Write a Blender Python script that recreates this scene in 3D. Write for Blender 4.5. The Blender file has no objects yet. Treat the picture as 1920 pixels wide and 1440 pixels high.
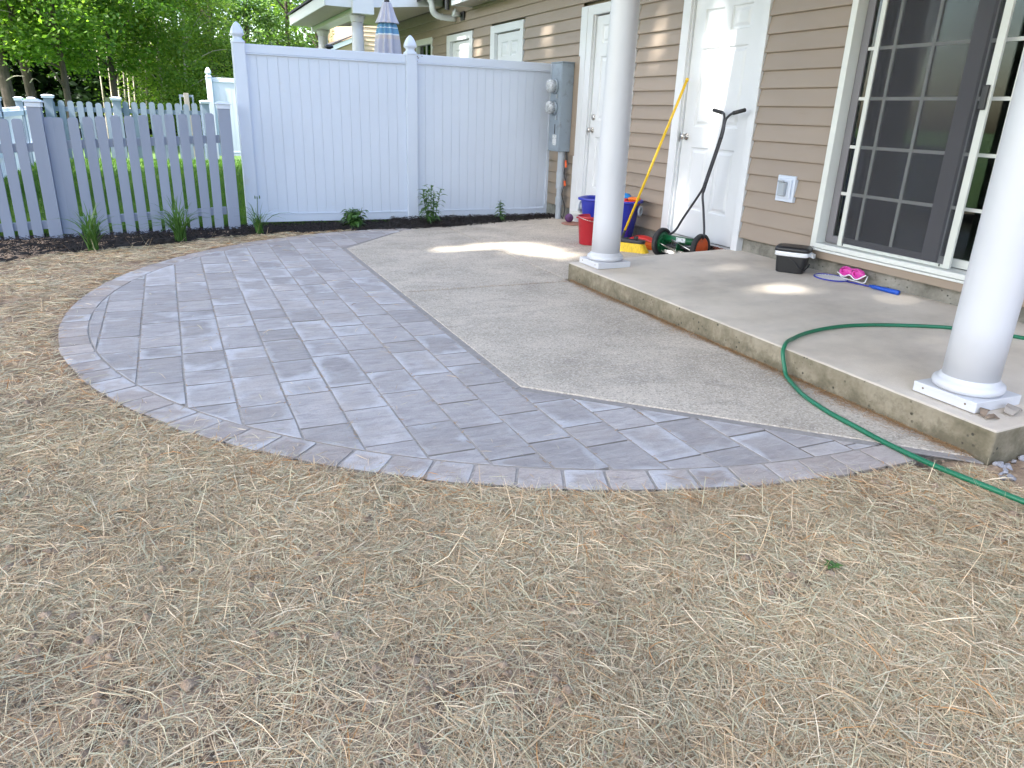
import bpy, math, random
import numpy as np
from mathutils import Vector, Matrix

random.seed(11)
rng = np.random.default_rng(7)
scene = bpy.context.scene
COL = scene.collection
rad = math.radians

# ------------------------------------------------------------------ camera
CAM_H = 1.25
cam_d = bpy.data.cameras.new("camera")
cam = bpy.data.objects.new("camera", cam_d)
COL.objects.link(cam)
cam_d.sensor_width = 36.0
cam_d.lens = 36.0 * 1364.46 / 1920.0
cam_d.clip_start = 0.05
cam_d.clip_end = 2000
cam.matrix_world = Matrix((
    (0.911268, 0.113251, -0.395935, 0.0),
    (-0.410348, 0.330739, -0.849839, 0.0),
    (0.034706, 0.936902, 0.347864, CAM_H),
    (0, 0, 0, 1)))
scene.camera = cam

# ------------------------------------------------------------------ sky, sun, exposure
SUN = Vector((-1.0, -0.15, 1.3)).normalized()      # towards the sun
elev = math.asin(SUN.z)
world = bpy.data.worlds.new("World")
scene.world = world
world.use_nodes = True
wn = world.node_tree
wn.nodes.clear()
w_out = wn.nodes.new("ShaderNodeOutputWorld")
w_bg = wn.nodes.new("ShaderNodeBackground")
w_sky = wn.nodes.new("ShaderNodeTexSky")
w_sky.sky_type = 'NISHITA'
w_sky.sun_disc = False
w_sky.sun_elevation = elev
w_sky.sun_rotation = math.atan2(SUN.x, SUN.y)
w_sky.altitude = 100
w_sky.air_density = 1.0
w_sky.dust_density = 4.0
w_sky.ozone_density = 1.0
w_bg.inputs[1].default_value = 0.15
wn.links.new(w_sky.outputs[0], w_bg.inputs[0])
wn.links.new(w_bg.outputs[0], w_out.inputs[0])

sun_d = bpy.data.lights.new("sun", 'SUN')
sun_d.energy = 3.3
sun_d.angle = rad(1.2)
sun_d.color = (1.0, 0.965, 0.90)
sun = bpy.data.objects.new("sun", sun_d)
COL.objects.link(sun)
sun.rotation_euler = (-SUN).to_track_quat('-Z', 'Y').to_euler()
sun.location = (-8, 4, 14)

vs = scene.view_settings
vs.view_transform = 'Standard'
vs.look = 'None'
vs.gamma = 1.0
vs.use_curve_mapping = False
vs.exposure = 2.52
scene.cycles.use_denoising = True
scene.cycles.max_bounces = 5
scene.cycles.diffuse_bounces = 3
scene.cycles.glossy_bounces = 2
scene.cycles.transmission_bounces = 2
scene.cycles.transparent_max_bounces = 6
scene.cycles.caustics_reflective = False
scene.cycles.caustics_refractive = False

# ------------------------------------------------------------------ material helpers
MATS = {}


def nt_new(name):
    m = bpy.data.materials.new(name)
    m.use_nodes = True
    nt = m.node_tree
    nt.nodes.clear()
    out = nt.nodes.new("ShaderNodeOutputMaterial")
    b = nt.nodes.new("ShaderNodeBsdfPrincipled")
    nt.links.new(b.outputs[0], out.inputs[0])
    MATS[name] = m
    return m, nt, b, out


def sock(nt, s, v):
    if isinstance(v, bpy.types.NodeSocket):
        nt.links.new(v, s)
    elif isinstance(v, (tuple, list)) and len(v) == 3 and s.type == 'RGBA':
        s.default_value = (*v, 1)
    else:
        s.default_value = v


def math_n(nt, op, a, b=0.0, clamp=False):
    n = nt.nodes.new("ShaderNodeMath")
    n.operation = op
    n.use_clamp = clamp
    sock(nt, n.inputs[0], a)
    sock(nt, n.inputs[1], b)
    return n.outputs[0]


def mix_n(nt, fac, a, b, mode='MIX'):
    n = nt.nodes.new("ShaderNodeMix")
    n.data_type = 'RGBA'
    n.blend_type = mode
    sock(nt, n.inputs[0], fac)
    sock(nt, n.inputs[6], a)
    sock(nt, n.inputs[7], b)
    return n.outputs[2]


def noise_n(nt, vec, scale, detail=4, rough=0.55, dist=0.0):
    n = nt.nodes.new("ShaderNodeTexNoise")
    n.inputs['Scale'].default_value = scale
    n.inputs['Detail'].default_value = min(detail, 4)
    n.inputs['Roughness'].default_value = rough
    n.inputs['Distortion'].default_value = dist
    if vec is not None:
        nt.links.new(vec, n.inputs['Vector'])
    return n.outputs[0]


def maprange(nt, v, a, b, c=0.0, d=1.0):
    n = nt.nodes.new("ShaderNodeMapRange")
    sock(nt, n.inputs[0], v)
    for i, x in enumerate((a, b, c, d)):
        n.inputs[1 + i].default_value = x
    return n.outputs[0]


def ramp_n(nt, v, stops):
    n = nt.nodes.new("ShaderNodeValToRGB")
    el = n.color_ramp.elements
    while len(el) < len(stops):
        el.new(0.5)
    for e, (p, c) in zip(el, stops):
        e.position = p
        e.color = (*c, 1)
    nt.links.new(v, n.inputs[0])
    return n.outputs[0]


def coords(nt, kind='Object', rnd=False, scale=(1, 1, 1)):
    if kind == 'World':
        g = nt.nodes.new("ShaderNodeNewGeometry")
        v = g.outputs['Position']
    else:
        t = nt.nodes.new("ShaderNodeTexCoord")
        v = t.outputs[kind]
    if rnd:
        oi = nt.nodes.new("ShaderNodeObjectInfo")
        a = nt.nodes.new("ShaderNodeVectorMath")
        a.operation = 'ADD'
        nt.links.new(v, a.inputs[0])
        cx = nt.nodes.new("ShaderNodeCombineXYZ")
        for i, k in enumerate((97.0, 41.0, 13.0)):
            nt.links.new(math_n(nt, 'MULTIPLY', oi.outputs['Random'], k), cx.inputs[i])
        nt.links.new(cx.outputs[0], a.inputs[1])
        v = a.outputs[0]
    if scale != (1, 1, 1):
        mp = nt.nodes.new("ShaderNodeMapping")
        mp.inputs['Scale'].default_value = scale
        nt.links.new(v, mp.inputs[0])
        v = mp.outputs[0]
    return v


def bump_n(nt, b, h, strength=0.3, dist=0.01):
    n = nt.nodes.new("ShaderNodeBump")
    n.inputs['Strength'].default_value = strength
    n.inputs['Distance'].default_value = dist
    nt.links.new(h, n.inputs['Height'])
    nt.links.new(n.outputs[0], b.inputs['Normal'])
    return n


def simple(name, col, rough=0.5, var=0.08, vscale=3.0, bump=0.0, bscale=60.0, rnd=0.0, metal=0.0,
           dirt=None, dscale=6.0, dlo=0.55, dhi=0.75, kind='Object', stretch=(1, 1, 1), spec=0.5, bdist=0.004, coat=0.0):
    """painted / moulded / cast surface: base colour, cloudy variation, optional dirt and relief"""
    m, nt, b, out = nt_new(name)
    v = coords(nt, kind, rnd > 0 and kind == 'Object', stretch)
    n = noise_n(nt, v, vscale, 5)
    f = maprange(nt, n, 0.3, 0.7, 1 - var, 1 + var)
    if rnd > 0:
        oi = nt.nodes.new("ShaderNodeObjectInfo")
        r = maprange(nt, oi.outputs['Random'], 0, 1, 1 - rnd, 1 + rnd)
        f = math_n(nt, 'MULTIPLY', f, r)
    g = nt.nodes.new("ShaderNodeCombineColor")
    for i in range(3):
        nt.links.new(f, g.inputs[i])
    c = mix_n(nt, 1.0, col, g.outputs[0], 'MULTIPLY')
    if dirt is not None:
        dn = noise_n(nt, v, dscale, 6, 0.65)
        c = mix_n(nt, maprange(nt, dn, dlo, dhi), c, dirt)
    nt.links.new(c, b.inputs['Base Color'])
    rn = noise_n(nt, v, vscale * 4, 4)
    nt.links.new(maprange(nt, rn, 0.3, 0.7, max(0.03, rough - 0.08), min(1, rough + 0.08)), b.inputs['Roughness'])
    b.inputs['Metallic'].default_value = metal
    b.inputs['Specular IOR Level'].default_value = spec
    b.inputs['Coat Weight'].default_value = coat
    if bump > 0:
        bump_n(nt, b, noise_n(nt, v, bscale, 5, 0.6), bump, bdist)
    return m


# ------------------------------------------------------------------ materials
VINYL = simple("white_vinyl", (0.605, 0.665, 0.76), 0.38, 0.02, 2.0, 0.05, 12, dirt=(0.60, 0.58, 0.53), dscale=3, dlo=0.66, dhi=0.95)
PAINT = simple("white_paint", (0.68, 0.70, 0.72), 0.42, 0.02, 3.0, 0.06, 30)
COLUMN_P = simple("column_paint", (0.60, 0.61, 0.64), 0.36, 0.02, 2.0, 0.04, 20, dirt=(0.58, 0.56, 0.52), dscale=9, dlo=0.72, dhi=0.95)
TRIM = simple("window_trim", (0.66, 0.68, 0.64), 0.4, 0.03, 3.0)
GREYPAINT = simple("grey_blue_fence_paint", (0.26, 0.295, 0.38), 0.6, 0.05, 4.0, 0.25, 40, rnd=0.05, dirt=(0.27, 0.27, 0.31), dscale=14, dlo=0.68, dhi=0.9, stretch=(1, 1, 0.2))
FARPAINT = simple("pale_blue_fence_paint", (0.20, 0.25, 0.32), 0.6, 0.06, 3.0, rnd=0.06)
SIDING = simple("beige_vinyl_siding", (0.30, 0.24, 0.185), 0.5, 0.03, 1.5, 0.10, 55, rnd=0.03, stretch=(4, 1, 6), dirt=(0.235, 0.185, 0.135), dscale=2.5, dlo=0.6, dhi=0.9)
TANSIDE = simple("tan_siding", (0.50, 0.37, 0.25), 0.6, 0.04, 2.0, rnd=0.04)
SOFFIT = simple("soffit_paint", (0.42, 0.37, 0.32), 0.6, 0.04, 2.0)
STEEL = simple("satin_nickel", (0.55, 0.53, 0.50), 0.28, 0.03, 20, metal=1.0)
METERGREY = simple("meter_box_paint", (0.24, 0.29, 0.34), 0.45, 0.05, 4.0, dirt=(0.18, 0.2, 0.22), dscale=12)
PVC = simple("grey_pvc", (0.36, 0.40, 0.44), 0.45, 0.05, 6.0)
BLACKP = simple("black_plastic", (0.016, 0.017, 0.019), 0.38, 0.1, 12.0, 0.1, 180)
BLACKR = simple("black_rubber", (0.02, 0.02, 0.021), 0.7, 0.15, 20.0, 0.2, 90, dirt=(0.10, 0.09, 0.07), dscale=22, dlo=0.6)
DKSTEEL = simple("grey_steel_tube", (0.045, 0.045, 0.052), 0.38, 0.1, 12, metal=0.3)
YELLOW = simple("yellow_plastic", (0.78, 0.50, 0.015), 0.42, 0.05, 8, dirt=(0.5, 0.34, 0.05), dscale=18)
BRISTLE = simple("yellow_bristle", (0.75, 0.50, 0.02), 0.6, 0.25, 120, 0.6, 160, stretch=(1, 1, 0.08))
REDP = simple("red_plastic", (0.42, 0.018, 0.03), 0.4, 0.08, 5)
REDTOY = simple("red_toy_plastic", (0.62, 0.035, 0.03), 0.35, 0.05, 8)
ORANGE = simple("orange_plastic", (0.80, 0.16, 0.012), 0.42, 0.06, 8)
BLUEP = simple("blue_plastic", (0.022, 0.035, 0.36), 0.36, 0.06, 5)
SKYBLUE = simple("sky_blue_plastic", (0.02, 0.22, 0.55), 0.35, 0.05, 8)
RACKET = simple("racket_blue", (0.008, 0.07, 0.42), 0.35, 0.05, 10)
GREENM = simple("mower_green", (0.006, 0.10, 0.035), 0.35, 0.12, 12, dirt=(0.02, 0.05, 0.03), dscale=20)
ORANGEW = simple("mower_orange", (0.62, 0.10, 0.022), 0.5, 0.08, 12, dirt=(0.35, 0.09, 0.04), dscale=16)
PURPLE = simple("purple_rubber", (0.10, 0.035, 0.12), 0.6, 0.2, 30, 0.3, 120)
PINKD = simple("faded_pink_plastic", (0.42, 0.20, 0.15), 0.5, 0.06, 10)
PINK = simple("pink_plastic", (0.60, 0.05, 0.34), 0.3, 0.06, 10)
WHITEP = simple("white_film", (0.78, 0.80, 0.82), 0.4, 0.03, 10, 0.5, 25, bdist=0.01)
HOSE = simple("green_hose_vinyl", (0.010, 0.145, 0.072), 0.34, 0.08, 9, 0.1, 150)
LILAC = simple("umbrella_grey_cloth", (0.44, 0.43, 0.49), 0.85, 0.06, 9, 0.3, 200)
UMBBLUE = simple("umbrella_blue_cloth", (0.12, 0.27, 0.42), 0.85, 0.06, 9, 0.3, 200)
UMBWHITE = simple("umbrella_white_cloth", (0.66, 0.70, 0.74), 0.85, 0.04, 9)
UMBTAN = simple("umbrella_sand_cloth", (0.50, 0.45, 0.44), 0.85, 0.04, 9)
SHINGLE = simple("dark_shingle", (0.05, 0.05, 0.055), 0.9, 0.3, 30, 0.5, 60)
OLDWOOD = simple("weathered_wood", (0.30, 0.27, 0.24), 0.8, 0.2, 8, 0.4, 60, stretch=(1, 1, 0.2))
BARKSCRAP = simple("bark_scrap", (0.20, 0.15, 0.11), 0.9, 0.35, 40, 0.6, 90)
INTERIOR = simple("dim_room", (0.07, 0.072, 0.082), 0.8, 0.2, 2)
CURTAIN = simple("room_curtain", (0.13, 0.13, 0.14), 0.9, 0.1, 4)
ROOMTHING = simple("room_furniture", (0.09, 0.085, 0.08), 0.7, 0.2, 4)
SCREENFR = simple("screen_frame_paint", (0.60, 0.62, 0.57), 0.42, 0.03, 4)
MAUVE = simple("door_stile_grey", (0.20, 0.195, 0.21), 0.5, 0.04, 4)
STONE = simple("gravel_stone", (0.33, 0.33, 0.36), 0.8, 0.25, 14, 0.4, 60, rnd=0.25)
ORANGEBAND = simple("orange_tape", (0.75, 0.12, 0.03), 0.5, 0.05, 9)
METERGLASS = simple("meter_dial", (0.50, 0.53, 0.56), 0.3, 0.25, 40, dirt=(0.22, 0.24, 0.26), dscale=45, dlo=0.5, dhi=0.6)
LABELW = simple("label_paper", (0.62, 0.65, 0.66), 0.5, 0.03, 10, dirt=(0.33, 0.36, 0.38), dscale=90, dlo=0.5, dhi=0.6, stretch=(1, 0.3, 1))


def mat_foundation():
    m, nt, b, out = nt_new("concrete_foundation")
    v = coords(nt, 'World')
    n1 = noise_n(nt, v, 5, 6, 0.65)
    c = ramp_n(nt, n1, [(0.3, (0.12, 0.115, 0.095)), (0.52, (0.26, 0.25, 0.215)), (0.75, (0.38, 0.365, 0.325))])
    vor = nt.nodes.new("ShaderNodeTexVoronoi")
    vor.inputs['Scale'].default_value = 34
    nt.links.new(v, vor.inputs['Vector'])
    n2 = noise_n(nt, v, 9, 4)
    pit = math_n(nt, 'MULTIPLY', maprange(nt, vor.outputs[0], 0.13, 0.24, 1, 0), maprange(nt, n2, 0.5, 0.62))
    c = mix_n(nt, pit, c, (0.07, 0.068, 0.055))
    nt.links.new(c, b.inputs['Base Color'])
    b.inputs['Roughness'].default_value = 0.9
    h = math_n(nt, 'SUBTRACT', noise_n(nt, v, 70, 6, 0.7), math_n(nt, 'MULTIPLY', pit, 2.5))
    bump_n(nt, b, h, 0.7, 0.006)
    return m


def mat_slab_top():
    m, nt, b, out = nt_new("porch_slab_concrete")
    v = coords(nt, 'World')
    n1 = noise_n(nt, v, 2.2, 6, 0.62)
    c = ramp_n(nt, n1, [(0.28, (0.52, 0.455, 0.38)), (0.5, (0.64, 0.57, 0.48)), (0.72, (0.71, 0.635, 0.545))])
    st = noise_n(nt, coords(nt, 'World', scale=(1.0, 1.5, 1)), 2.1, 4, 0.6, 0.15)
    c = mix_n(nt, maprange(nt, st, 0.50, 0.72, 0, 0.38), c, (0.40, 0.365, 0.325))
    s2 = noise_n(nt, coords(nt, 'World', scale=(1.0, 1.7, 1)), 7.0, 4, 0.7)
    c = mix_n(nt, maprange(nt, s2, 0.64, 0.72, 0, 0.30), c, (0.34, 0.315, 0.285))
    sp = noise_n(nt, v, 160, 3, 0.6)
    c = mix_n(nt, maprange(nt, sp, 0.60, 0.75, 0, 0.35), c, (0.40, 0.355, 0.305))
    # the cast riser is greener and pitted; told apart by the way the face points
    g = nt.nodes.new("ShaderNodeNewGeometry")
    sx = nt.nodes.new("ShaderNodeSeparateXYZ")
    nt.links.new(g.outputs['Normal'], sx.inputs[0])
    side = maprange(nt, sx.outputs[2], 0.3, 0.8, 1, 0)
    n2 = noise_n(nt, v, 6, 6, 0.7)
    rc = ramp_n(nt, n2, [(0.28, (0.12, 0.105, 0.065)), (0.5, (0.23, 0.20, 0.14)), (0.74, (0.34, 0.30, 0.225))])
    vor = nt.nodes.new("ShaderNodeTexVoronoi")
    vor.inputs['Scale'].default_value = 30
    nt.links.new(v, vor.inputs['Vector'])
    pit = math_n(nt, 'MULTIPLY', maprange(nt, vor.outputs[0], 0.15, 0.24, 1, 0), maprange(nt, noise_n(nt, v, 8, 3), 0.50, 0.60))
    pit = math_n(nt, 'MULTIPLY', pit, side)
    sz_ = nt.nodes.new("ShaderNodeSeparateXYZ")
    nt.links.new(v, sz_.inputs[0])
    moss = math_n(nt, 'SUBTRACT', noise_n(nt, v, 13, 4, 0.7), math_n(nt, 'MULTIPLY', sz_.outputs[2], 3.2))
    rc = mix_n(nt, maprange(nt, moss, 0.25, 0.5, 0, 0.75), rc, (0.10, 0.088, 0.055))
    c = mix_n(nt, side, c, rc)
    c = mix_n(nt, pit, c, (0.06, 0.055, 0.04))
    nt.links.new(c, b.inputs['Base Color'])
    b.inputs['Roughness'].default_value = 0.85
    h = math_n(nt, 'SUBTRACT', noise_n(nt, v, 110, 6, 0.7), math_n(nt, 'MULTIPLY', pit, 3.0))
    bump_n(nt, b, h, 0.45, 0.005)
    return m


def mat_pad():
    m, nt, b, out = nt_new("exposed_aggregate_concrete")
    v = coords(nt, 'World')
    n1 = noise_n(nt, v, 1.7, 6, 0.6, 0.3)
    c = ramp_n(nt, n1, [(0.28, (0.34, 0.295, 0.24)), (0.5, (0.47, 0.41, 0.335)), (0.72, (0.58, 0.505, 0.415))])
    st = noise_n(nt, coords(nt, 'World', scale=(1, 2.2, 1)), 2.3, 6, 0.7, 0.8)
    c = mix_n(nt, maprange(nt, st, 0.52, 0.70, 0, 0.6), c, (0.27, 0.235, 0.20))
    vor = nt.nodes.new("ShaderNodeTexVoronoi")
    vor.inputs['Scale'].default_value = 125
    nt.links.new(v, vor.inputs['Vector'])
    sep = nt.nodes.new("ShaderNodeSeparateColor")
    nt.links.new(vor.outputs['Color'], sep.inputs[0])
    c = mix_n(nt, maprange(nt, sep.outputs[0], 0.6, 0.9, 0, 0.42), c, (0.74, 0.67, 0.57))
    c = mix_n(nt, maprange(nt, sep.outputs[1], 0.6, 0.9, 0, 0.42), c, (0.17, 0.145, 0.12))
    nt.links.new(c, b.inputs['Base Color'])
    b.inputs['Roughness'].default_value = 0.9
    h = math_n(nt, 'ADD', noise_n(nt, v, 140, 4, 0.7), math_n(nt, 'MULTIPLY', vor.outputs[0], 0.8))
    bump_n(nt, b, h, 0.55, 0.004)
    return m


def mat_paver(name, a, bb, cc, warm=0.0):
    m, nt, b, out = nt_new(name)
    v = coords(nt, 'Object', True)
    oi = nt.nodes.new("ShaderNodeObjectInfo")
    mp = nt.nodes.new("ShaderNodeMapping")
    mp.inputs['Scale'].default_value = (2.6, 8.0, 4.0)
    nt.links.new(v, mp.inputs[0])
    n1 = noise_n(nt, mp.outputs[0], 3.2, 6, 0.62, 0.6)
    c = ramp_n(nt, n1, [(0.26, a), (0.5, bb), (0.76, cc)])
    n0 = noise_n(nt, v, 4.0, 3)
    c = mix_n(nt, maprange(nt, n0, 0.5, 0.75, 0, 0.30 + warm), c, (0.40, 0.325, 0.265))
    val = maprange(nt, oi.outputs['Random'], 0, 1, 0.84, 1.12)
    g = nt.nodes.new("ShaderNodeCombineColor")
    for i in range(3):
        nt.links.new(val, g.inputs[i])
    c = mix_n(nt, 1.0, c, g.outputs[0], 'MULTIPLY')
    at = nt.nodes.new("ShaderNodeAttribute")
    at.attribute_name = "edge"
    n2 = noise_n(nt, v, 4.2, 4, 0.55, 0.4)
    r2 = math_n(nt, 'FRACT', math_n(nt, 'MULTIPLY', oi.outputs['Random'], 7.31))
    e = math_n(nt, 'ADD', n2, math_n(nt, 'MULTIPLY', math_n(nt, 'MINIMUM', at.outputs['Fac'], 1.0), 0.16))
    e = math_n(nt, 'ADD', e, maprange(nt, r2, 0, 1, -0.20, 0.06))
    c = mix_n(nt, maprange(nt, e, 0.54, 0.74, 0, 0.65), c, (0.57, 0.565, 0.585))
    fine = noise_n(nt, v, 70, 4, 0.8)
    c = mix_n(nt, maprange(nt, fine, 0.52, 0.72, 0, 0.42), c, (0.24, 0.22, 0.215))
    # side faces tinted dark: jointing dirt plus joint shade put into the colour
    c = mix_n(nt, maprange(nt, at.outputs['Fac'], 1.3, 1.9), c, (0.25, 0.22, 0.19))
    nt.links.new(c, b.inputs['Base Color'])
    b.inputs['Roughness'].default_value = 0.82
    h = math_n(nt, 'ADD', math_n(nt, 'MULTIPLY', n1, 1.6), math_n(nt, 'MULTIPLY', fine, 0.5))
    bump_n(nt, b, h, 0.75, 0.007)
    return m


def mat_bed():
    m, nt, b, out = nt_new("jointing_sand")
    v = coords(nt, 'World')
    n = noise_n(nt, v, 60, 6, 0.75)
    c = ramp_n(nt, n, [(0.3, (0.06, 0.052, 0.045)), (0.55, (0.11, 0.098, 0.085)), (0.75, (0.19, 0.17, 0.145))])
    nt.links.new(c, b.inputs['Base Color'])
    b.inputs['Roughness'].default_value = 0.95
    bump_n(nt, b, noise_n(nt, v, 160, 5, 0.8), 0.9, 0.006)
    return m


def mat_ground():
    m, nt, b, out = nt_new("soil_and_lawn_ground")
    v = coords(nt, 'World')
    n = noise_n(nt, v, 9, 6, 0.7)
    c = ramp_n(nt, n, [(0.3, (0.16, 0.108, 0.07)), (0.5, (0.33, 0.235, 0.158)), (0.72, (0.48, 0.355, 0.25))])
    n2 = noise_n(nt, v, 55, 5, 0.7)
    c = mix_n(nt, maprange(nt, n2, 0.5, 0.7, 0, 0.6), c, (0.45, 0.325, 0.215))
    at = nt.nodes.new("ShaderNodeAttribute")
    at.attribute_name = "grass"
    ng = noise_n(nt, v, 3, 5)
    gc = ramp_n(nt, ng, [(0.3, (0.035, 0.085, 0.014)), (0.7, (0.075, 0.15, 0.025))])
    c = mix_n(nt, at.outputs['Fac'], c, gc)
    nt.links.new(c, b.inputs['Base Color'])
    b.inputs['Roughness'].default_value = 0.95
    bump_n(nt, b, math_n(nt, 'ADD', n2, n), 0.8, 0.012)
    return m


def mat_tint(name, stops, rough=0.7, translucent=0.0, var=0.0, attr="tint", spec=0.4):
    m, nt, b, out = nt_new(name)
    at = nt.nodes.new("ShaderNodeAttribute")
    at.attribute_name = attr
    c = ramp_n(nt, at.outputs['Fac'], stops)
    if var > 0:
        v = coords(nt, 'World')
        n = noise_n(nt, v, 1.3, 3)
        f = maprange(nt, n, 0.3, 0.7, 1 - var, 1 + var)
        g = nt.nodes.new("ShaderNodeCombineColor")
        for i in range(3):
            nt.links.new(f, g.inputs[i])
        c = mix_n(nt, 1.0, c, g.outputs[0], 'MULTIPLY')
    nt.links.new(c, b.inputs['Base Color'])
    b.inputs['Roughness'].default_value = rough
    b.inputs['Specular IOR Level'].default_value = spec
    if translucent > 0:
        t = nt.nodes.new("ShaderNodeBsdfTranslucent")
        tc = mix_n(nt, 1.0, c, (1.25, 1.35, 0.55), 'MULTIPLY')
        nt.links.new(tc, t.inputs[0])
        mx = nt.nodes.new("ShaderNodeMixShader")
        mx.inputs[0].default_value = translucent
        nt.links.new(b.outputs[0], mx.inputs[1])
        nt.links.new(t.outputs[0], mx.inputs[2])
        nt.links.new(mx.outputs[0], out.inputs[0])
    return m


def mat_glass():
    m, nt, b, out = nt_new("door_glass")
    nt.nodes.remove(b)
    gl = nt.nodes.new("ShaderNodeBsdfGlossy")
    gl.inputs['Roughness'].default_value = 0.01
    gl.inputs['Color'].default_value = (0.95, 1.0, 0.97, 1)
    tr = nt.nodes.new("ShaderNodeBsdfTransparent")
    tr.inputs['Color'].default_value = (0.62, 0.68, 0.66, 1)
    fr = nt.nodes.new("ShaderNodeFresnel")
    fr.inputs['IOR'].default_value = 1.6
    mx = nt.nodes.new("ShaderNodeMixShader")
    nt.links.new(math_n(nt, 'MULTIPLY', fr.outputs[0], 1.15, True), mx.inputs[0])
    nt.links.new(tr.outputs[0], mx.inputs[1])
    nt.links.new(gl.outputs[0], mx.inputs[2])
    nt.links.new(mx.outputs[0], out.inputs[0])
    return m


def mat_screen():
    m, nt, b, out = nt_new("insect_screen")
    b.inputs['Base Color'].default_value = (0.055, 0.056, 0.064, 1)
    b.inputs['Roughness'].default_value = 0.8
    tr = nt.nodes.new("ShaderNodeBsdfTransparent")
    mx = nt.nodes.new("ShaderNodeMixShader")
    mx.inputs[0].default_value = 0.36
    nt.links.new(tr.outputs[0], mx.inputs[1])
    nt.links.new(b.outputs[0], mx.inputs[2])
    nt.links.new(mx.outputs[0], out.inputs[0])
    return m


def mat_bark(name, a, bb, sc=14):
    m, nt, b, out = nt_new(name)
    v = coords(nt, 'World', scale=(1, 1, 0.22))
    n = noise_n(nt, v, sc, 6, 0.7)
    nt.links.new(ramp_n(nt, n, [(0.3, a), (0.7, bb)]), b.inputs['Base Color'])
    b.inputs['Roughness'].default_value = 0.9
    bump_n(nt, b, n, 0.8, 0.03)
    return m


FOUND = mat_foundation()
SLAB = mat_slab_top()
PAD = mat_pad()
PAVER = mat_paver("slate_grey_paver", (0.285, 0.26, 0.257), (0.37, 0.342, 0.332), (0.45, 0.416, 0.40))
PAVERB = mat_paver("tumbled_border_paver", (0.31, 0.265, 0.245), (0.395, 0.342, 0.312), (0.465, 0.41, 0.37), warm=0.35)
BED = mat_bed()
JSAND = simple("dry_joint_sand", (0.35, 0.315, 0.285), 0.95, 0.15, 60, 0.8, 150, kind='World', dirt=(0.26, 0.225, 0.185), dscale=25, dlo=0.55, dhi=0.75)
MORTAR = simple("grey_edge_mortar", (0.29, 0.265, 0.245), 0.95, 0.15, 30, 0.7, 140, kind='World', dirt=(0.22, 0.21, 0.2), dscale=9)
GROUND = mat_ground()
STRAW = mat_tint("straw", [(0.0, (0.28, 0.185, 0.105)), (0.18, (0.50, 0.355, 0.205)), (0.45, (0.66, 0.49, 0.31)),
                           (0.66, (0.84, 0.69, 0.48)), (0.80, (0.48, 0.44, 0.285)), (0.93, (0.61, 0.545, 0.375)), (0.97, (0.60, 0.33, 0.13)), (1.0, (0.56, 0.28, 0.10))], 0.65, 0.0, 0.14)
NEEDLE = mat_tint("pine_needle", [(0, (0.30, 0.15, 0.06)), (1, (0.48, 0.30, 0.14))], 0.7)
MULCHM = mat_tint("bark_mulch_chip", [(0, (0.010, 0.008, 0.0075)), (0.7, (0.028, 0.021, 0.018)), (1, (0.075, 0.05, 0.037))], 0.85)
GRASS = mat_tint("lawn_blade", [(0, (0.040, 0.11, 0.014)), (0.6, (0.085, 0.19, 0.028)), (1, (0.17, 0.25, 0.06))], 0.6, 0.35)
LILYLEAF = mat_tint("daylily_leaf", [(0, (0.045, 0.12, 0.025)), (1, (0.12, 0.23, 0.06))], 0.45, 0.3)
PLANTLEAF = mat_tint("garden_leaf", [(0, (0.04, 0.11, 0.025)), (1, (0.11, 0.22, 0.055))], 0.4, 0.3)
LEAF_BRIGHT = mat_tint("maple_leaf", [(0, (0.065, 0.15, 0.028)), (0.6, (0.145, 0.265, 0.045)), (1, (0.28, 0.38, 0.085))], 0.5, 0.62, 0.3)
LEAF_BIRCH = mat_tint("birch_leaf", [(0, (0.09, 0.18, 0.04)), (0.6, (0.18, 0.29, 0.065)), (1, (0.29, 0.38, 0.11))], 0.5, 0.62, 0.3)
LEAF_MID = mat_tint("broad_leaf", [(0, (0.05, 0.115, 0.03)), (0.6, (0.10, 0.20, 0.05)), (1, (0.19, 0.29, 0.085))], 0.5, 0.5, 0.25)
LEAF_DARK = mat_tint("conifer_needle", [(0, (0.010, 0.026, 0.010)), (0.7, (0.022, 0.05, 0.017)), (1, (0.045, 0.085, 0.027))], 0.6, 0.15, 0.2)
BARK = mat_bark("grey_brown_bark", (0.035, 0.027, 0.022), (0.11, 0.085, 0.07))
BIRCH = mat_bark("pale_birch_bark", (0.25, 0.22, 0.18), (0.55, 0.50, 0.43), 9)
GLASS = mat_glass()
SCREEN = mat_screen()

# ------------------------------------------------------------------ mesh helpers
ORG = {}


def link(o):
    COL.objects.link(o)
    return o


def tag(o, label=None, cat=None, group=None, kind=None):
    if label: o["label"] = label
    if cat: o["category"] = cat
    if group: o["group"] = group
    if kind: o["kind"] = kind
    return o


def thing(name, loc, label, cat, group=None):
    o = bpy.data.objects.new(name, None)
    o.empty_display_size = 0.1
    o.location = loc
    ORG[o.as_pointer()] = Vector(loc)
    link(o)
    return tag(o, label, cat, group)


def org(o):
    return ORG.get(o.as_pointer(), Vector((0, 0, 0))) if o is not None else Vector((0, 0, 0))


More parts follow.
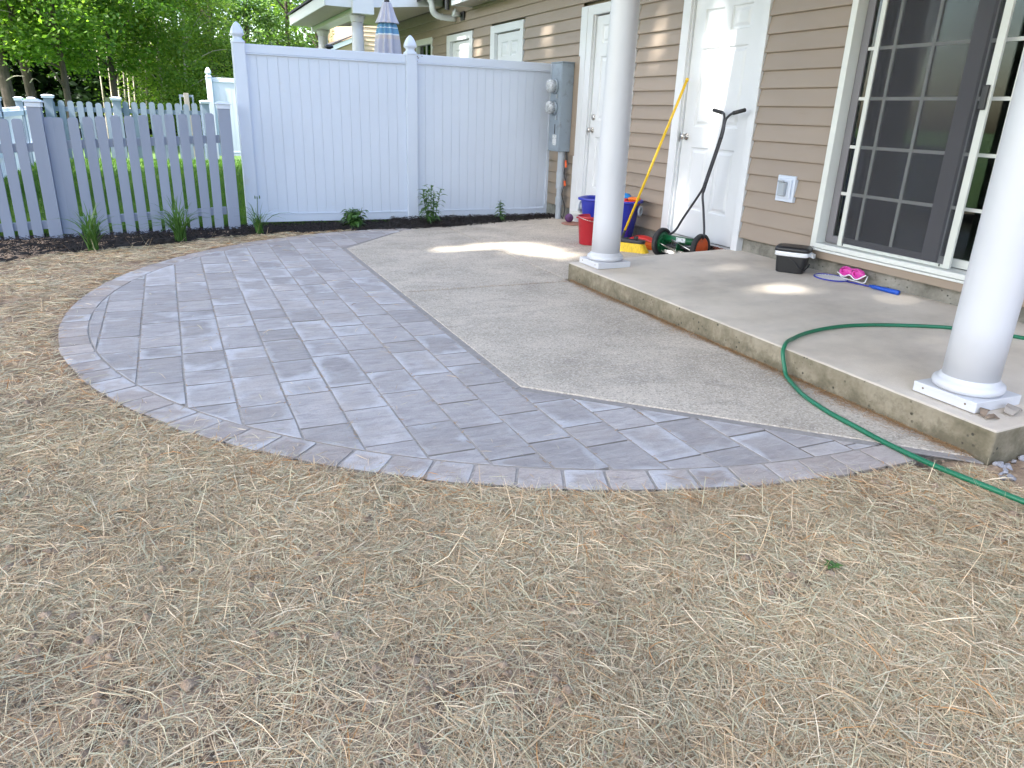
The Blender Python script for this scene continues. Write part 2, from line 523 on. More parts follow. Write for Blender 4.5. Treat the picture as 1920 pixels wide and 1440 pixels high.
def np_mesh(name, V, Fq, attrs=None, smooth=False):
    """V (n,3) array, Fq (m,k) array of equal sized faces"""
    me = bpy.data.meshes.new(name)
    V = np.asarray(V, np.float32)
    Fq = np.asarray(Fq, np.int32)
    k = Fq.shape[1]
    me.vertices.add(len(V))
    me.vertices.foreach_set("co", V.ravel())
    me.loops.add(Fq.size)
    me.loops.foreach_set("vertex_index", Fq.ravel())
    me.polygons.add(len(Fq))
    me.polygons.foreach_set("loop_start", np.arange(0, Fq.size, k, dtype=np.int32))
    me.polygons.foreach_set("loop_total", np.full(len(Fq), k, np.int32))
    if smooth:
        me.polygons.foreach_set("use_smooth", np.ones(len(Fq), bool))
    for n, a in (attrs or {}).items():
        at = me.attributes.new(n, 'FLOAT', 'POINT')
        at.data.foreach_set("value", np.asarray(a, np.float32))
    me.update(calc_edges=True)
    return me


class MB:
    def __init__(s):
        s.v = []; s.f = []; s.a = []

    def add(s, vs_, fs, a=None):
        o = len(s.v)
        s.v += [tuple(p) for p in vs_]
        s.f += [tuple(i + o for i in f) for f in fs]
        s.a += list(a) if a is not None else [0.0] * len(vs_)
        return s

    def box(s, x0, x1, y0, y1, z0, z1, M=None):
        p = [(x, y, z) for z in (z0, z1) for y in (y0, y1) for x in (x0, x1)]
        if M is not None: p = [M @ Vector(q) for q in p]
        return s.add(p, [(0, 2, 3, 1), (4, 5, 7, 6), (0, 1, 5, 4), (2, 6, 7, 3), (0, 4, 6, 2), (1, 3, 7, 5)])

    def prism(s, poly, z0, z1, M=None):
        n = len(poly)
        p = [(x, y, z0) for x, y in poly] + [(x, y, z1) for x, y in poly]
        if M is not None: p = [M @ Vector(q) for q in p]
        return s.add(p, [tuple(range(n - 1, -1, -1)), tuple(range(n, 2 * n))] + [(i, (i + 1) % n, n + (i + 1) % n, n + i) for i in range(n)])

    def tube(s, pts, r, seg=10, caps=True):
        pts = [Vector(p) for p in pts]
        n = len(pts)
        rs = r if isinstance(r, (list, tuple)) else [r] * n
        T = [(pts[min(i + 1, n - 1)] - pts[max(i - 1, 0)]).normalized() for i in range(n)]
        up = Vector((0, 0, 1)) if abs(T[0].z) < 0.9 else Vector((1, 0, 0))
        N = (up - T[0] * up.dot(T[0])).normalized()
        vs_, fs = [], []
        for i in range(n):
            N = (N - T[i] * N.dot(T[i])).normalized()
            B = T[i].cross(N)
            for k in range(seg):
                a = 2 * math.pi * k / seg
                vs_.append(pts[i] + (N * math.cos(a) + B * math.sin(a)) * rs[i])
        for i in range(n - 1):
            for k in range(seg):
                k2 = (k + 1) % seg
                fs.append((i * seg + k, i * seg + k2, (i + 1) * seg + k2, (i + 1) * seg + k))
        if caps:
            fs.append(tuple(range(seg - 1, -1, -1)))
            fs.append(tuple((n - 1) * seg + k for k in range(seg)))
        return s.add(vs_, fs)

    def lathe(s, prof, c=(0, 0, 0), seg=24, M=None, shape=None):
        """prof: (r,z) list. shape(angle)->(cx,cy) unit outline"""
        sh = shape or (lambda a: (math.cos(a), math.sin(a)))
        vs_, fs = [], []
        for r, z in prof:
            for k in range(seg):
                x, y = sh(2 * math.pi * k / seg)
                p = Vector((r * x, r * y, z))
                if M is not None: p = M @ p
                vs_.append((p[0] + c[0], p[1] + c[1], p[2] + c[2]))
        n = len(prof)
        for i in range(n - 1):
            for k in range(seg):
                k2 = (k + 1) % seg
                fs.append((i * seg + k, i * seg + k2, (i + 1) * seg + k2, (i + 1) * seg + k))
        if prof[0][0] > 1e-5: fs.append(tuple(range(seg - 1, -1, -1)))
        if prof[-1][0] > 1e-5: fs.append(tuple((n - 1) * seg + k for k in range(seg)))
        return s.add(vs_, fs)

    def ribbon(s, pts, ws, side, t=0.5):
        side = Vector(side).normalized()
        vs_ = []
        for p, w in zip(pts, ws):
            p = Vector(p)
            vs_ += [p - side * w / 2, p + side * w / 2]
        return s.add(vs_, [(2 * i, 2 * i + 1, 2 * i + 3, 2 * i + 2) for i in range(len(pts) - 1)], [t] * len(vs_))

    def build(s, name, mat, parent=None, smooth=False, bevel=0.0, bseg=2, loc=None, attr=None):
        """vertices are world coordinates; they are stored relative to the thing's origin"""
        o_ = Vector(loc) if loc is not None else org(parent)
        me = bpy.data.meshes.new(name)
        me.from_pydata([(p[0] - o_.x, p[1] - o_.y, p[2] - o_.z) for p in s.v], [], s.f)
        if attr:
            at = me.attributes.new(attr, 'FLOAT', 'POINT')
            at.data.foreach_set("value", s.a)
        if smooth:
            me.polygons.foreach_set("use_smooth", [True] * len(me.polygons))
        me.materials.append(mat)
        me.update()
        ob = bpy.data.objects.new(name, me)
        link(ob)
        if parent is not None:
            ob.parent = parent
            ob.location = o_ - org(parent)
        else:
            ob.location = o_
        ORG[ob.as_pointer()] = o_
        if bevel > 0:
            bm_ = ob.modifiers.new("edge", 'BEVEL')
            bm_.width = bevel
            bm_.segments = bseg
            bm_.limit_method = 'ANGLE'
            bm_.angle_limit = rad(35)
        return ob


def copy_at(src, parent, loc):
    c = src.copy()
    link(c)
    c.parent = parent
    c.location = loc
    ORG[c.as_pointer()] = org(parent) + Vector(loc)
    return c


def np_obj(name, me, mat, parent=None):
    me.materials.append(mat)
    ob = bpy.data.objects.new(name, me)
    link(ob)
    if parent is not None:
        ob.parent = parent
        ob.location = -org(parent)
    return ob


def smooth_pts(P, n=8):
    P = [Vector(p) for p in P]
    Q = [P[0] * 2 - P[1]] + P + [P[-1] * 2 - P[-2]]
    out = []
    for i in range(1, len(Q) - 2):
        a, b, c, d = Q[i - 1], Q[i], Q[i + 1], Q[i + 2]
        for k in range(n):
            t = k / n
            out.append(0.5 * ((2 * b) + (c - a) * t + (2 * a - 5 * b + 4 * c - d) * t * t + (3 * b - a - 3 * c + d) * t ** 3))
    out.append(P[-1])
    return out


_G = rng.random((64, 64))


def vnoise(x, y, s):
    x = np.asarray(x) * s + 31.7
    y = np.asarray(y) * s + 11.3
    i = np.floor(x).astype(int); j = np.floor(y).astype(int)
    u = x - i; v = y - j
    u = u * u * (3 - 2 * u); v = v * v * (3 - 2 * v)
    g = lambda a, b: _G[a % 64, b % 64]
    return (g(i, j) * (1 - u) + g(i + 1, j) * u) * (1 - v) + (g(i, j + 1) * (1 - u) + g(i + 1, j + 1) * u) * v


CX, CY, RO, RI = 2.48, 4.895, 3.17, 3.015


def ground_base(x, y):
    d = np.hypot(np.asarray(x) - CX, np.asarray(y) - CY)
    return -0.013 - 0.035 * np.clip(d - 3.2, 0, 3.2)


# ================================================================== GROUND
def axis(lo, a, b, hi, step):
    fine = np.arange(a, b, step)
    def grow(start, end, sgn):
        out = []; p = start; st = step
        while (p - end) * sgn < 0:
            st *= 1.22; p += sgn * st; out.append(p)
        return out
    return np.array(grow(a, lo, -1)[::-1] + list(fine) + grow(b, hi, 1))


gx = axis(-500, -3.2, 4.0, 500, 0.028)
gy = axis(-500, 0.0, 8.8, 700, 0.028)
GX, GY = np.meshgrid(gx, gy)
zz = ground_base(GX, GY)
dd = np.hypot(GX - CX, GY - CY)
soil = np.clip((dd - 3.2) / 0.15, 0, 1) * (GY < 8.7)
zz = zz + soil * (0.016 * (vnoise(GX, GY, 7) - 0.5) + 0.020 * (vnoise(GX, GY, 17) - 0.5) + 0.014 * (vnoise(GX, GY, 38) - 0.5) + 0.05 * (vnoise(GX, GY, 1.3) - 0.5) * np.clip((dd - 3.3), 0, 1))
under = (dd < 3.12) | ((GX > 2.6) & (GY > 1.7) & (GY < 8.2))
zz = np.where(under, -0.10, zz)
ny, nx = GX.shape
idx = np.arange(nx * ny).reshape(ny, nx)
quads = np.stack([idx[:-1, :-1], idx[:-1, 1:], idx[1:, 1:], idx[1:, :-1]], -1).reshape(-1, 4)
grassmask = np.clip((GY - 8.6) / 0.12, 0, 1)
grassmask = np.maximum(grassmask, np.clip((-5.5 - GX) / 1.0, 0, 1))
g_me = np_mesh("ground", np.stack([GX.ravel(), GY.ravel(), zz.ravel()], 1), quads, {"grass": grassmask.ravel()}, True)
tag(np_obj("ground", g_me, GROUND), kind="structure")

# ================================================================== PAVER PATIO
circ = [(CX + RI * math.cos(2 * math.pi * k / 240), CY + RI * math.sin(2 * math.pi * k / 240)) for k in range(240)]


def clip_half(poly, nx_, ny_, c):
    """keep nx*x+ny*y<=c"""
    out = []
    for i in range(len(poly)):
        a, b = poly[i], poly[(i + 1) % len(poly)]
        da = nx_ * a[0] + ny_ * a[1] - c
        db = nx_ * b[0] + ny_ * b[1] - c
        if da <= 0: out.append(a)
        if (da < 0 < db) or (db < 0 < da):
            t = da / (da - db)
            out.append((a[0] + (b[0] - a[0]) * t, a[1] + (b[1] - a[1]) * t))
    return out


def clip_circle(poly, R):
    if all(math.hypot(x - CX, y - CY) < R for x, y in poly): return poly
    c0 = (sum(p[0] for p in poly) / len(poly), sum(p[1] for p in poly) / len(poly))
    a0 = math.atan2(c0[1] - CY, c0[0] - CX)
    for k in range(-9, 10):
        a = a0 + k * rad(1.5)
        poly = clip_half(poly, math.cos(a), math.sin(a), math.cos(a) * CX + math.sin(a) * CY + R)
        if len(poly) < 3: return []
    return poly


def area(poly):
    return 0.5 * sum(poly[i][0] * poly[(i + 1) % len(poly)][1] - poly[(i + 1) % len(poly)][0] * poly[i][1] for i in range(len(poly)))


def tidy(poly, eps=0.006):
    out = []
    for p in poly:
        if not out or math.hypot(p[0] - out[-1][0], p[1] - out[-1][1]) > eps: out.append(p)
    while len(out) > 3 and math.hypot(out[0][0] - out[-1][0], out[0][1] - out[-1][1]) < eps: out.pop()
    return out


def cut_corners(poly, r):
    out = []
    n = len(poly)
    for i in range(n):
        a, b, c = Vector(poly[i - 1]), Vector(poly[i]), Vector(poly[(i + 1) % n])
        u, w = (a - b), (c - b)
        if u.normalized().dot(w.normalized()) < -0.85:
            out.append(tuple(b)); continue
        ru, rw = min(r, u.length * 0.4), min(r, w.length * 0.4)
        out += [tuple(b + u.normalized() * ru), tuple(b + (u.normalized() * ru + w.normalized() * rw) * 0.3), tuple(b + w.normalized() * rw)]
    return out


bed = MB()
bed.add([(CX + RO * 0.999 * math.cos(2 * math.pi * k / 180), CY + RO * 0.999 * math.sin(2 * math.pi * k / 180), -0.011) for k in range(180)], [tuple(range(180))])
patio = tag(bed.build("paver_patio", BED), kind="structure")
N_PAV = [0]


def paver(poly, mat, cham=0.0014, round_=0.0):
    poly = tidy(poly)
    if len(poly) < 3: return
    ar = area(poly)
    if ar < 0: poly = poly[::-1]; ar = -ar
    if ar < 0.0009: return
    if round_ > 0: poly = cut_corners(poly, round_)
    n = len(poly)
    c = Vector((sum(p[0] for p in poly) / n, sum(p[1] for p in poly) / n))
    tz = random.gauss(0, 0.0006)
    tx, ty = random.gauss(0, 0.0025), random.gauss(0, 0.0025)
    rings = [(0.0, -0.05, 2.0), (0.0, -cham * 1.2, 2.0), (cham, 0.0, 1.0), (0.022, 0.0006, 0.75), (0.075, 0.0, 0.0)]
    mb = MB()
    vs_, at = [], []
    for ins, z, e in rings:
        for p in poly:
            d = Vector((c.x - p[0], c.y - p[1]))
            L = d.length
            q = Vector(p) + d * min(0.62, ins * 1.25 / max(L, 1e-4))
            vs_.append((q.x, q.y, z + tz + tx * (q.x - c.x) + ty * (q.y - c.y)))
            at.append(e)
    fs = []
    for i in range(len(rings) - 1):
        for k in range(n):
            k2 = (k + 1) % n
            fs.append((i * n + k, i * n + k2, (i + 1) * n + k2, (i + 1) * n + k))
    fs.append(tuple((len(rings) - 1) * n + k for k in range(n)))
    mb.add(vs_, fs, at)
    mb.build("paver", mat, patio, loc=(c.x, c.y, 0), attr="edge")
    N_PAV[0] += 1


ROWS = {0: [4.5, 4.8, 5.09], 1: [4.16, 4.46, 4.86, 5.05, 5.34, 5.64, 6.0], 2: [3.59, 4.0, 4.2, 4.41, 4.7, 4.97, 5.17, 5.58, 5.74, 6.05],
        3: [3.24, 3.53, 3.73, 4.04, 4.33, 4.71, 4.93, 5.51, 5.81, 6.15], 4: [2.97, 3.17, 3.57, 3.86, 4.06, 4.48, 4.76, 5.04, 5.23, 5.53, 6.1, 6.48, 6.8, 6.97],
        5: [2.85, 3.25, 3.44, 3.75, 4.14, 4.35, 4.63, 4.84, 5.14, 5.42, 5.76, 6.01, 6.29, 7.15], 6: [2.59, 2.98, 3.29, 3.78, 4.08, 4.5, 4.77, 5.05, 5.34, 5.53, 5.81, 6.14, 6.51, 6.85, 7.28],
        7: [2.73, 3.13, 3.44, 3.83, 4.11, 4.32, 4.62, 5.0, 5.2, 5.49, 5.77, 6.14, 6.38, 6.67, 6.94, 7.11], 8: [2.31, 2.63, 2.92, 3.32, 3.71, 3.9, 4.2, 4.51, 4.89, 5.28, 5.58, 5.87, 6.06, 6.43, 6.75, 7.03, 7.3],
        9: [2.4, 2.71, 3.1, 3.4, 3.6, 3.98, 4.28, 4.58, 4.76, 5.16, 5.44, 5.64, 5.92, 6.34, 6.87], 10: [2.29, 2.49, 2.79], 11: [2.07, 2.39, 2.6], 12: [2.08, 2.4], 13: [2.17], 14: [1.98], 15: [1.93], 16: [1.86]}
NEAR_A, NEAR_B = (1.405, 2.975), (2.85, 1.605)      # edge of the concrete, near chamfer
FAR_A, FAR_B = (1.405, 6.955), (2.36, 7.985)        # far chamfer
GL, GS = 0.0046, 0.0048
for k in range(13):
    xj = 1.405 + (k - 9) * 0.2075
    hh = math.sqrt(max(0.0, RI ** 2 - (xj - CX) ** 2))
    rngs = [(CY - hh, CY + hh)] if xj < 1.41 else [(CY - hh, 2.955 - .948 * (xj - 1.405)), (6.975 + 1.078 * (xj - 1.405), CY + hh)]
    for ya, yb in rngs:
        if yb > ya: MB().box(xj - .0075, xj + .0075, ya, yb, -.0105, -.0024).build("joint_sand", JSAND, patio)
for r, ys in ROWS.items():
    x0, x1 = 1.405 + (r - 10) * 0.2075, 1.405 + (r - 9) * 0.2075
    ys = sorted(ys)
    full = [ys[0] - 0.3 * k for k in range(8, 0, -1)] + ys
    out = [full[0]]
    for y in full[1:]:
        if y - out[-1] > 0.50: out.append((out[-1] + y) / 2 + random.uniform(-0.03, 0.03))
        out.append(y)
    while out[-1] < 8.4: out.append(out[-1] + random.choice((0.2, 0.3, 0.4)))
    for ya, yb in zip(out[:-1], out[1:]):
        j = lambda s_: random.gauss(0, s_)
        rect = [(x0 + GL + j(.0012), ya + GS + j(.001)), (x1 - GL + j(.0012), ya + GS + j(.001)), (x1 - GL + j(.0012), yb - GS + j(.001)), (x0 + GL + j(.0012), yb - GS + j(.001))]
        poly = clip_circle(rect, RI - 0.004)
        if len(poly) < 3: continue
        if r >= 10:
            dx, dy = NEAR_B[0] - NEAR_A[0], NEAR_B[1] - NEAR_A[1]
            pn = clip_half(poly, -dy, dx, -dy * NEAR_A[0] + dx * NEAR_A[1] - 0.004)
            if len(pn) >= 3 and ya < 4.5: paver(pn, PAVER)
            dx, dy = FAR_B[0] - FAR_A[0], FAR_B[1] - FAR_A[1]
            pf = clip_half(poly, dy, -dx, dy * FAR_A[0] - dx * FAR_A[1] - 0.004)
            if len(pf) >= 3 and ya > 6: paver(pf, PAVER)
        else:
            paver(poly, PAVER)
a = -87.2
while a > -266.5:
    st = 3.07 + random.uniform(-0.12, 0.12)
    g_ = 0.085
    aa = [rad(a - g_), rad(a - st / 2), rad(a - st + g_)]
    r0, r1 = RI + 0.004, RO + random.gauss(0, 0.003)
    poly = [(CX + r0 * math.cos(t), CY + r0 * math.sin(t)) for t in aa] + [(CX + r1 * math.cos(t), CY + r1 * math.sin(t)) for t in aa[::-1]]
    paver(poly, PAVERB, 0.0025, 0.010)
    a -= st

# ================================================================== CONCRETE PAD, PORCH SLAB
ring = MB()
for k in range(180):
    t0, t1 = rad(-87 - k), rad(-88 - k)
    ring.add([(CX + q * math.cos(t), CY + q * math.sin(t), -.0035) for t in (t0, t1) for q in (RI - .006, RO - .004)], [(0, 2, 3, 1)])
ring.build("joint_sand", JSAND, patio)
# mortar fillet where the pavers meet the concrete
for quad in ([(1.4065, 2.99), (1.4525, 3.01), (1.4525, 6.94), (1.4065, 6.96)],
             [(1.4065, 2.985), (2.86, 1.607), (2.868, 1.662), (1.4525, 3.005)],
             [(1.4065, 6.965), (1.4525, 6.945), (2.52, 8.11), (2.37, 8.0)]):
    MB().prism(quad, -.0105, -.0035).build("mortar_fillet", MORTAR, patio, bevel=.002)
INS = 0.045
nd_ = Vector((NEAR_B[1] - NEAR_A[1], -(NEAR_B[0] - NEAR_A[0]))).normalized()
off = Vector((INS * 0.9, INS * 0.9)) * 0.8
padb = MB()
padb.prism([(1.47, 3.06), (2.87, 1.74), (4.6, 1.74), (4.6, 8.1), (2.5, 8.1), (1.47, 6.9)], -0.12, -0.02)
pad = tag(padb.build("concrete_pad", PAD), kind="structure")
PANELS = [
    [(1.405 + INS, NEAR_A[1] + 0.045), (2.872, 1.66), (2.872, 3.135), (1.405 + INS, 3.135)],
    [(1.405 + INS, 3.139), (2.872, 3.139), (2.872, 5.070), (1.405 + INS, 5.070)],
    [(1.405 + INS, 5.082), (2.842, 5.082), (2.842, 6.596), (1.405 + INS, 6.596)],
    [(1.405 + INS, 6.600), (2.842, 6.600), (2.842, 8.17), (2.50, 8.15), (1.405 + INS, FAR_A[1] - 0.02)],
    [(2.854, 5.175), (4.56, 5.175), (4.56, 6.60), (2.854, 6.60)],
    [(2.854, 6.604), (4.56, 6.604), (4.56, 8.40), (2.854, 8.20)],
]
for P_ in PANELS:
    mb = MB().prism(P_, -0.1, 0.0)
    mb.v = [(x, y, z if z < -.05 else max(0.0, 0.021 * (x - 2.85))) for x, y, z in mb.v]
    mb.build("concrete_panel", PAD, pad, bevel=0.005)

def pad_z(x): return max(0.0, 0.021 * (x - 2.85))


SX0, SY0, SY1 = 2.872, 1.60, 5.165


def slab_z(x): return 0.135 + (x - 2.88) * 0.030


sl = MB()
sl.add([(SX0, SY0, -0.25), (4.56, SY0, -0.25), (4.56, SY1, -0.25), (SX0, SY1, -0.25),
        (SX0, SY0, slab_z(SX0)), (4.56, SY0, slab_z(4.56)), (4.56, SY1, slab_z(4.56)), (SX0, SY1, slab_z(SX0))],
       [(3, 2, 1, 0), (4, 5, 6, 7), (0, 1, 5, 4), (1, 2, 6, 5), (2, 3, 7, 6), (3, 0, 4, 7)])
tag(sl.build("porch_slab", SLAB, bevel=0.012, bseg=3), kind="structure")

# ================================================================== HOUSE
house = thing("town_house", (4.5, 8.0, 0), "long beige vinyl sided row house with white doors along the right", "house")
WX = 4.5
OPEN = [(2.30, 4.20), (5.04, 6.185), (6.93, 8.11), (9.67, 10.81), (11.53, 12.72), (13.49, 14.43)]
HEND = 16.2
# sheathing behind the boards, with holes for the patio door and the window
sh = MB()
for y0, y1, z0, z1 in [(-1.5, 2.36, .25, 3.2), (2.36, 4.14, 2.42, 3.2), (2.36, 4.14, .25, .40), (4.14, 13.55, .1, 3.2), (13.55, 14.37, 2.42, 3.2), (13.55, 14.37, .1, 1.2), (14.37, HEND, .1, 3.2)]:
    sh.box(4.565, 4.70, y0, y1, z0, z1)
sh.build("wall", SIDING, house)
fo = MB()
fo.box(4.545, 4.72, -1.5, 5.10, -0.3, 0.30)
fo.build("foundation", FOUND, house)
fo = MB()
for y0, y1 in [(6.10, 7.0), (7.95, HEND)]:
    fo.box(4.545, 4.60, y0, y1, -0.2, 0.17)
fo.build("foundation", FOUND, house)
PITCH, Z0 = 0.1343, 0.304


def siding(y0, y1, z, h=PITCH):
    """one lap board: face leans out to a thick lower edge with a return lip"""
    mb = MB()
    prof = [(4.512, z), (4.4875, z), (4.484, z + 0.004), (4.4845, z + 0.013), (4.5065, z + h * 0.96), (4.507, z + h + 0.016), (4.516, z + h + 0.016)]
    n = len(prof)
    mb.add([(x, y0, zz_) for x, zz_ in prof] + [(x, y1, zz_) for x, zz_ in prof],
           [(i, i + 1, n + i + 1, n + i) for i in range(n - 1)] + [tuple(range(n - 1, -1, -1)), tuple(range(n, 2 * n))])
    return mb.build("siding_board", SIDING, house)


edges = [-1.5] + [e for ab in OPEN for e in ab] + [HEND]
segs = [(edges[i], edges[i + 1]) for i in range(0, len(edges), 2)]
for (y0, y1) in segs:
    lo = 0 if y0 < 5 else -1
    k = lo
    while Z0 + k * PITCH < 2.42 - 0.05:
        siding(y0 + 0.003, y1 - 0.003, Z0 + k * PITCH)
        k += 1
for k in range(16, 19):
    cuts = [-1.5, 1.2 + 0.5 * (k % 2), 4.6 + 0.7 * (k % 3), 8.3 + 0.6 * (k % 2), 11.0 + 0.3 * (k % 3), 13.9 - .4 * (k % 2), HEND]
    for a_, b_ in zip(cuts[:-1], cuts[1:]):
        siding(a_, b_ - 0.002, Z0 + k * PITCH)


# J-channel strips and trim between siding and doors
def panel_door(y0, y1, z0, z1, cas, knob_y=None, deadbolt=False, hinge=True, zbase=0.02):
    """six panel door with casing; y0<y1"""
    xl = 4.525
    cw0, cw1 = cas
    cs = MB()
    cs.box(4.478, 4.555, y1 + 0.02, y1 + cw1, zbase, z1 + 0.115)
    cs.box(4.478, 4.555, y0 - cw0, y0 - 0.02, zbase, z1 + 0.115)
    cs.box(4.478, 4.555, y0 - 0.02, y1 + 0.02, z1 + 0.015, z1 + 0.115)
    cas_o = cs.build("door_casing", PAINT, house, bevel=0.004)
    jb = MB()
    jb.box(4.503, 4.56, y1 + 0.003, y1 + 0.02, z0 - 0.02, z1 + 0.015)
    jb.box(4.503, 4.56, y0 - 0.02, y0 - 0.003, z0 - 0.02, z1 + 0.015)
    jb.build("jamb", PAINT, cas_o)
    th = MB().box(4.44, 4.56, y0 - 0.02, y1 + 0.02, z0 - 0.035, z0 - 0.004)
    th.build("threshold", STEEL, cas_o, bevel=0.004)
    W = y1 - y0
    k = W / 0.91
    st = 0.125 * k
    cols = [(y0 + st + 0.025, y0 + W / 2 - 0.055 * k), (y0 + W / 2 + 0.055 * k, y1 - st - 0.025)]
    rows = [(z0 + 0.255, z0 + 0.825), (z0 + 1.005, z0 + 1.675), (z0 + 1.80, z0 + 1.99)]
    leaf = MB()
    ysplit = [y0] + [e for c_ in cols for e in c_] + [y1]
    for i in range(0, 6, 2):
        leaf.box(xl, xl + 0.03, ysplit[i], ysplit[i + 1], z0, z1)
    zsplit = [z0] + [e for r_ in rows for e in r_] + [z1]
    for (c0, c1) in cols:
        for i in range(0, 8, 2):
            leaf.box(xl, xl + 0.03, c0, c1, zsplit[i], zsplit[i + 1])
    door = leaf.build("door", PAINT, house)
    for (c0, c1) in cols:
        for (r0, r1) in rows:
            pm = MB()
            vs_ = []
            rr = [(0, 0.0), (0.010, 0.011), (0.026, 0.012), (0.050, 0.003)]
            for ins, dp in rr:
                vs_ += [(xl + dp + 0.0005, c0 + ins, r0 + ins), (xl + dp + 0.0005, c1 - ins, r0 + ins), (xl + dp + 0.0005, c1 - ins, r1 - ins), (xl + dp + 0.0005, c0 + ins, r1 - ins)]
            fs = [(i * 4 + q, i * 4 + q + 4, i * 4 + (q + 1) % 4 + 4, i * 4 + (q + 1) % 4) for i in range(3) for q in range(4)]
            fs.append((12, 15, 14, 13))
            pm.add(vs_, fs)
            pm.build("door_panel", PAINT, door)
    if knob_y is not None:
        RX = Matrix.Rotation(rad(-90), 3, 'Y')
        kn = MB()
        kn.lathe([(0.032, 0), (0.032, 0.006), (0.012, 0.010), (0.011, 0.026), (0.020, 0.034), (0.028, 0.046), (0.027, 0.058), (0.014, 0.066), (0.0, 0.067)], (xl, knob_y, 1.105), 20, RX)
        kn.build("knob", STEEL, door, smooth=True)
        if deadbolt:
            MB().lathe([(0.034, 0), (0.034, 0.008), (0.026, 0.016), (0.0, 0.018)], (xl, knob_y - 0.01, 1.245), 20, RX).build("deadbolt", STEEL, door, smooth=True)
        MB().box(xl - 0.022, xl - 0.0005, y1 + 0.004, y1 + 0.016, 1.05, 1.14).build("strike_plate", STEEL, cas_o)
    if hinge:
        for hz in (0.35, 1.25, 2.1):
            MB().tube([(4.515, y0 - 0.004, z0 + hz - 0.18), (4.515, y0 - 0.004, z0 + hz - 0.09)], 0.006, 8).build("hinge", STEEL, door)
    return door


panel_door(5.14, 6.05, 0.19, 2.295, (0.10, 0.135), 5.985, zbase=0.0)
panel_door(7.03, 7.82, 0.21, 2.295, (0.095, 0.29), 7.765, True, zbase=0.02)
panel_door(9.80, 10.63, 0.21, 2.308, (0.125, 0.175))
panel_door(11.69, 12.53, 0.21, 2.315, (0.155, 0.185))
# wide inner reveal of the second door's casing
MB().box(4.472, 4.478, 7.955, 7.965, 0.05, 2.40).build("casing_bead", PAINT, house)
# wooden step box under the second door
MB().box(4.40, 4.545, 6.95, 7.93, 0.13, 0.165).build("door_step", TRIM, house, bevel=0.004)

# --- patio door
pdf = MB()
PY0, PY1, PZ0, PZ1 = 2.30, 4.20, 0.372, 2.46
pdf.box(4.455, 4.60, PY1 - 0.052, PY1, PZ0, PZ1)
pdf.box(4.455, 4.60, PY0, PY0 + 0.052, PZ0, PZ1)
pdf.box(4.455, 4.60, PY0 + 0.052, PY1 - 0.052, PZ1 - 0.06, PZ1)
pdf.box(4.44, 4.60, PY0 + 0.052, PY1 - 0.052, PZ0, PZ0 + 0.035)
pdoor = pdf.build("patio_door", TRIM, house, bevel=0.004)
tr = MB().box(4.435, 4.545, PY0 - 0.02, PY1 + 0.0, PZ0 - 0.02, PZ0 - 0.003)
tr.build("sill_nose", TRIM, house, bevel=0.003)
MB().box(4.462, 4.545, -1.5, PY1 + 0.01, 0.294, PZ0 - 0.022).build("sill_skirt", SIDING, house, bevel=0.003)


def sash(name, x, y0, y1, z0, z1, w, mat, bot=None, thick=0.032):
    mb = MB()
    b_ = bot or w
    mb.box(x, x + thick, y0, y0 + w[0], z0, z1)
    mb.box(x, x + thick, y1 - w[1], y1, z0, z1)
    mb.box(x, x + thick, y0 + w[0], y1 - w[1], z0, z0 + b_)
    mb.box(x, x + thick, y0 + w[0], y1 - w[1], z1 - 0.07, z1)
    return mb.build(name, mat, pdoor, bevel=0.003)


ZB, ZT = PZ0 + 0.04, PZ1 - 0.062
fixed = sash("door_sash", 4.545, 3.215, PY1 - 0.056, ZB, ZT, (0.105, 0.064), MAUVE, 0.055)
slide = sash("door_sash", 4.585, PY0 + 0.056, 3.30, ZB, ZT, (0.064, 0.08), TRIM, 0.055)
for s_, y0, y1, x in ((fixed, 3.32, PY1 - 0.12, 4.558), (slide, PY0 + 0.12, 3.22, 4.598)):
    MB().box(x, x + 0.006, y0, y1, ZB + 0.05, ZT - 0.06).build("pane", GLASS, s_)
MUNT = [(3.865, 3.572), (3.0, 2.70)]
for s_, ys, y0, y1, x in ((fixed, MUNT[0], 3.32, PY1 - 0.12, 4.550), (slide, MUNT[1], PY0 + 0.12, 3.22, 4.590)):
    for y in ys:
        MB().box(x, x + 0.008, y - 0.011, y + 0.011, ZB + 0.055, ZT - 0.07).build("muntin", TRIM, s_)
    for z in (0.78, 1.11, 1.437, 1.762, 2.09):
        MB().box(x + 0.001, x + 0.007, y0, y1, z - 0.011, z + 0.011).build("muntin", TRIM, s_)
scr = sash("screen_frame", 4.495, 3.071, 3.982, ZB - 0.002, ZT, (0.048, 0.037), SCREENFR, 0.022, 0.02)
MB().box(4.504, 4.5055, 3.12, 3.945, ZB + 0.02, ZT - 0.07).build("screen_mesh", SCREEN, scr)
MB().box(4.476, 4.496, 3.085, 3.125, 1.37, 1.51).build("screen_handle", BLACKP, scr, bevel=0.006)
for y in (3.93, 3.14):
    MB().box(4.4935, 4.4955, y - 0.005, y + 0.005, ZB + 0.004, ZB + 0.02).build("roller_slot", BLACKP, scr)
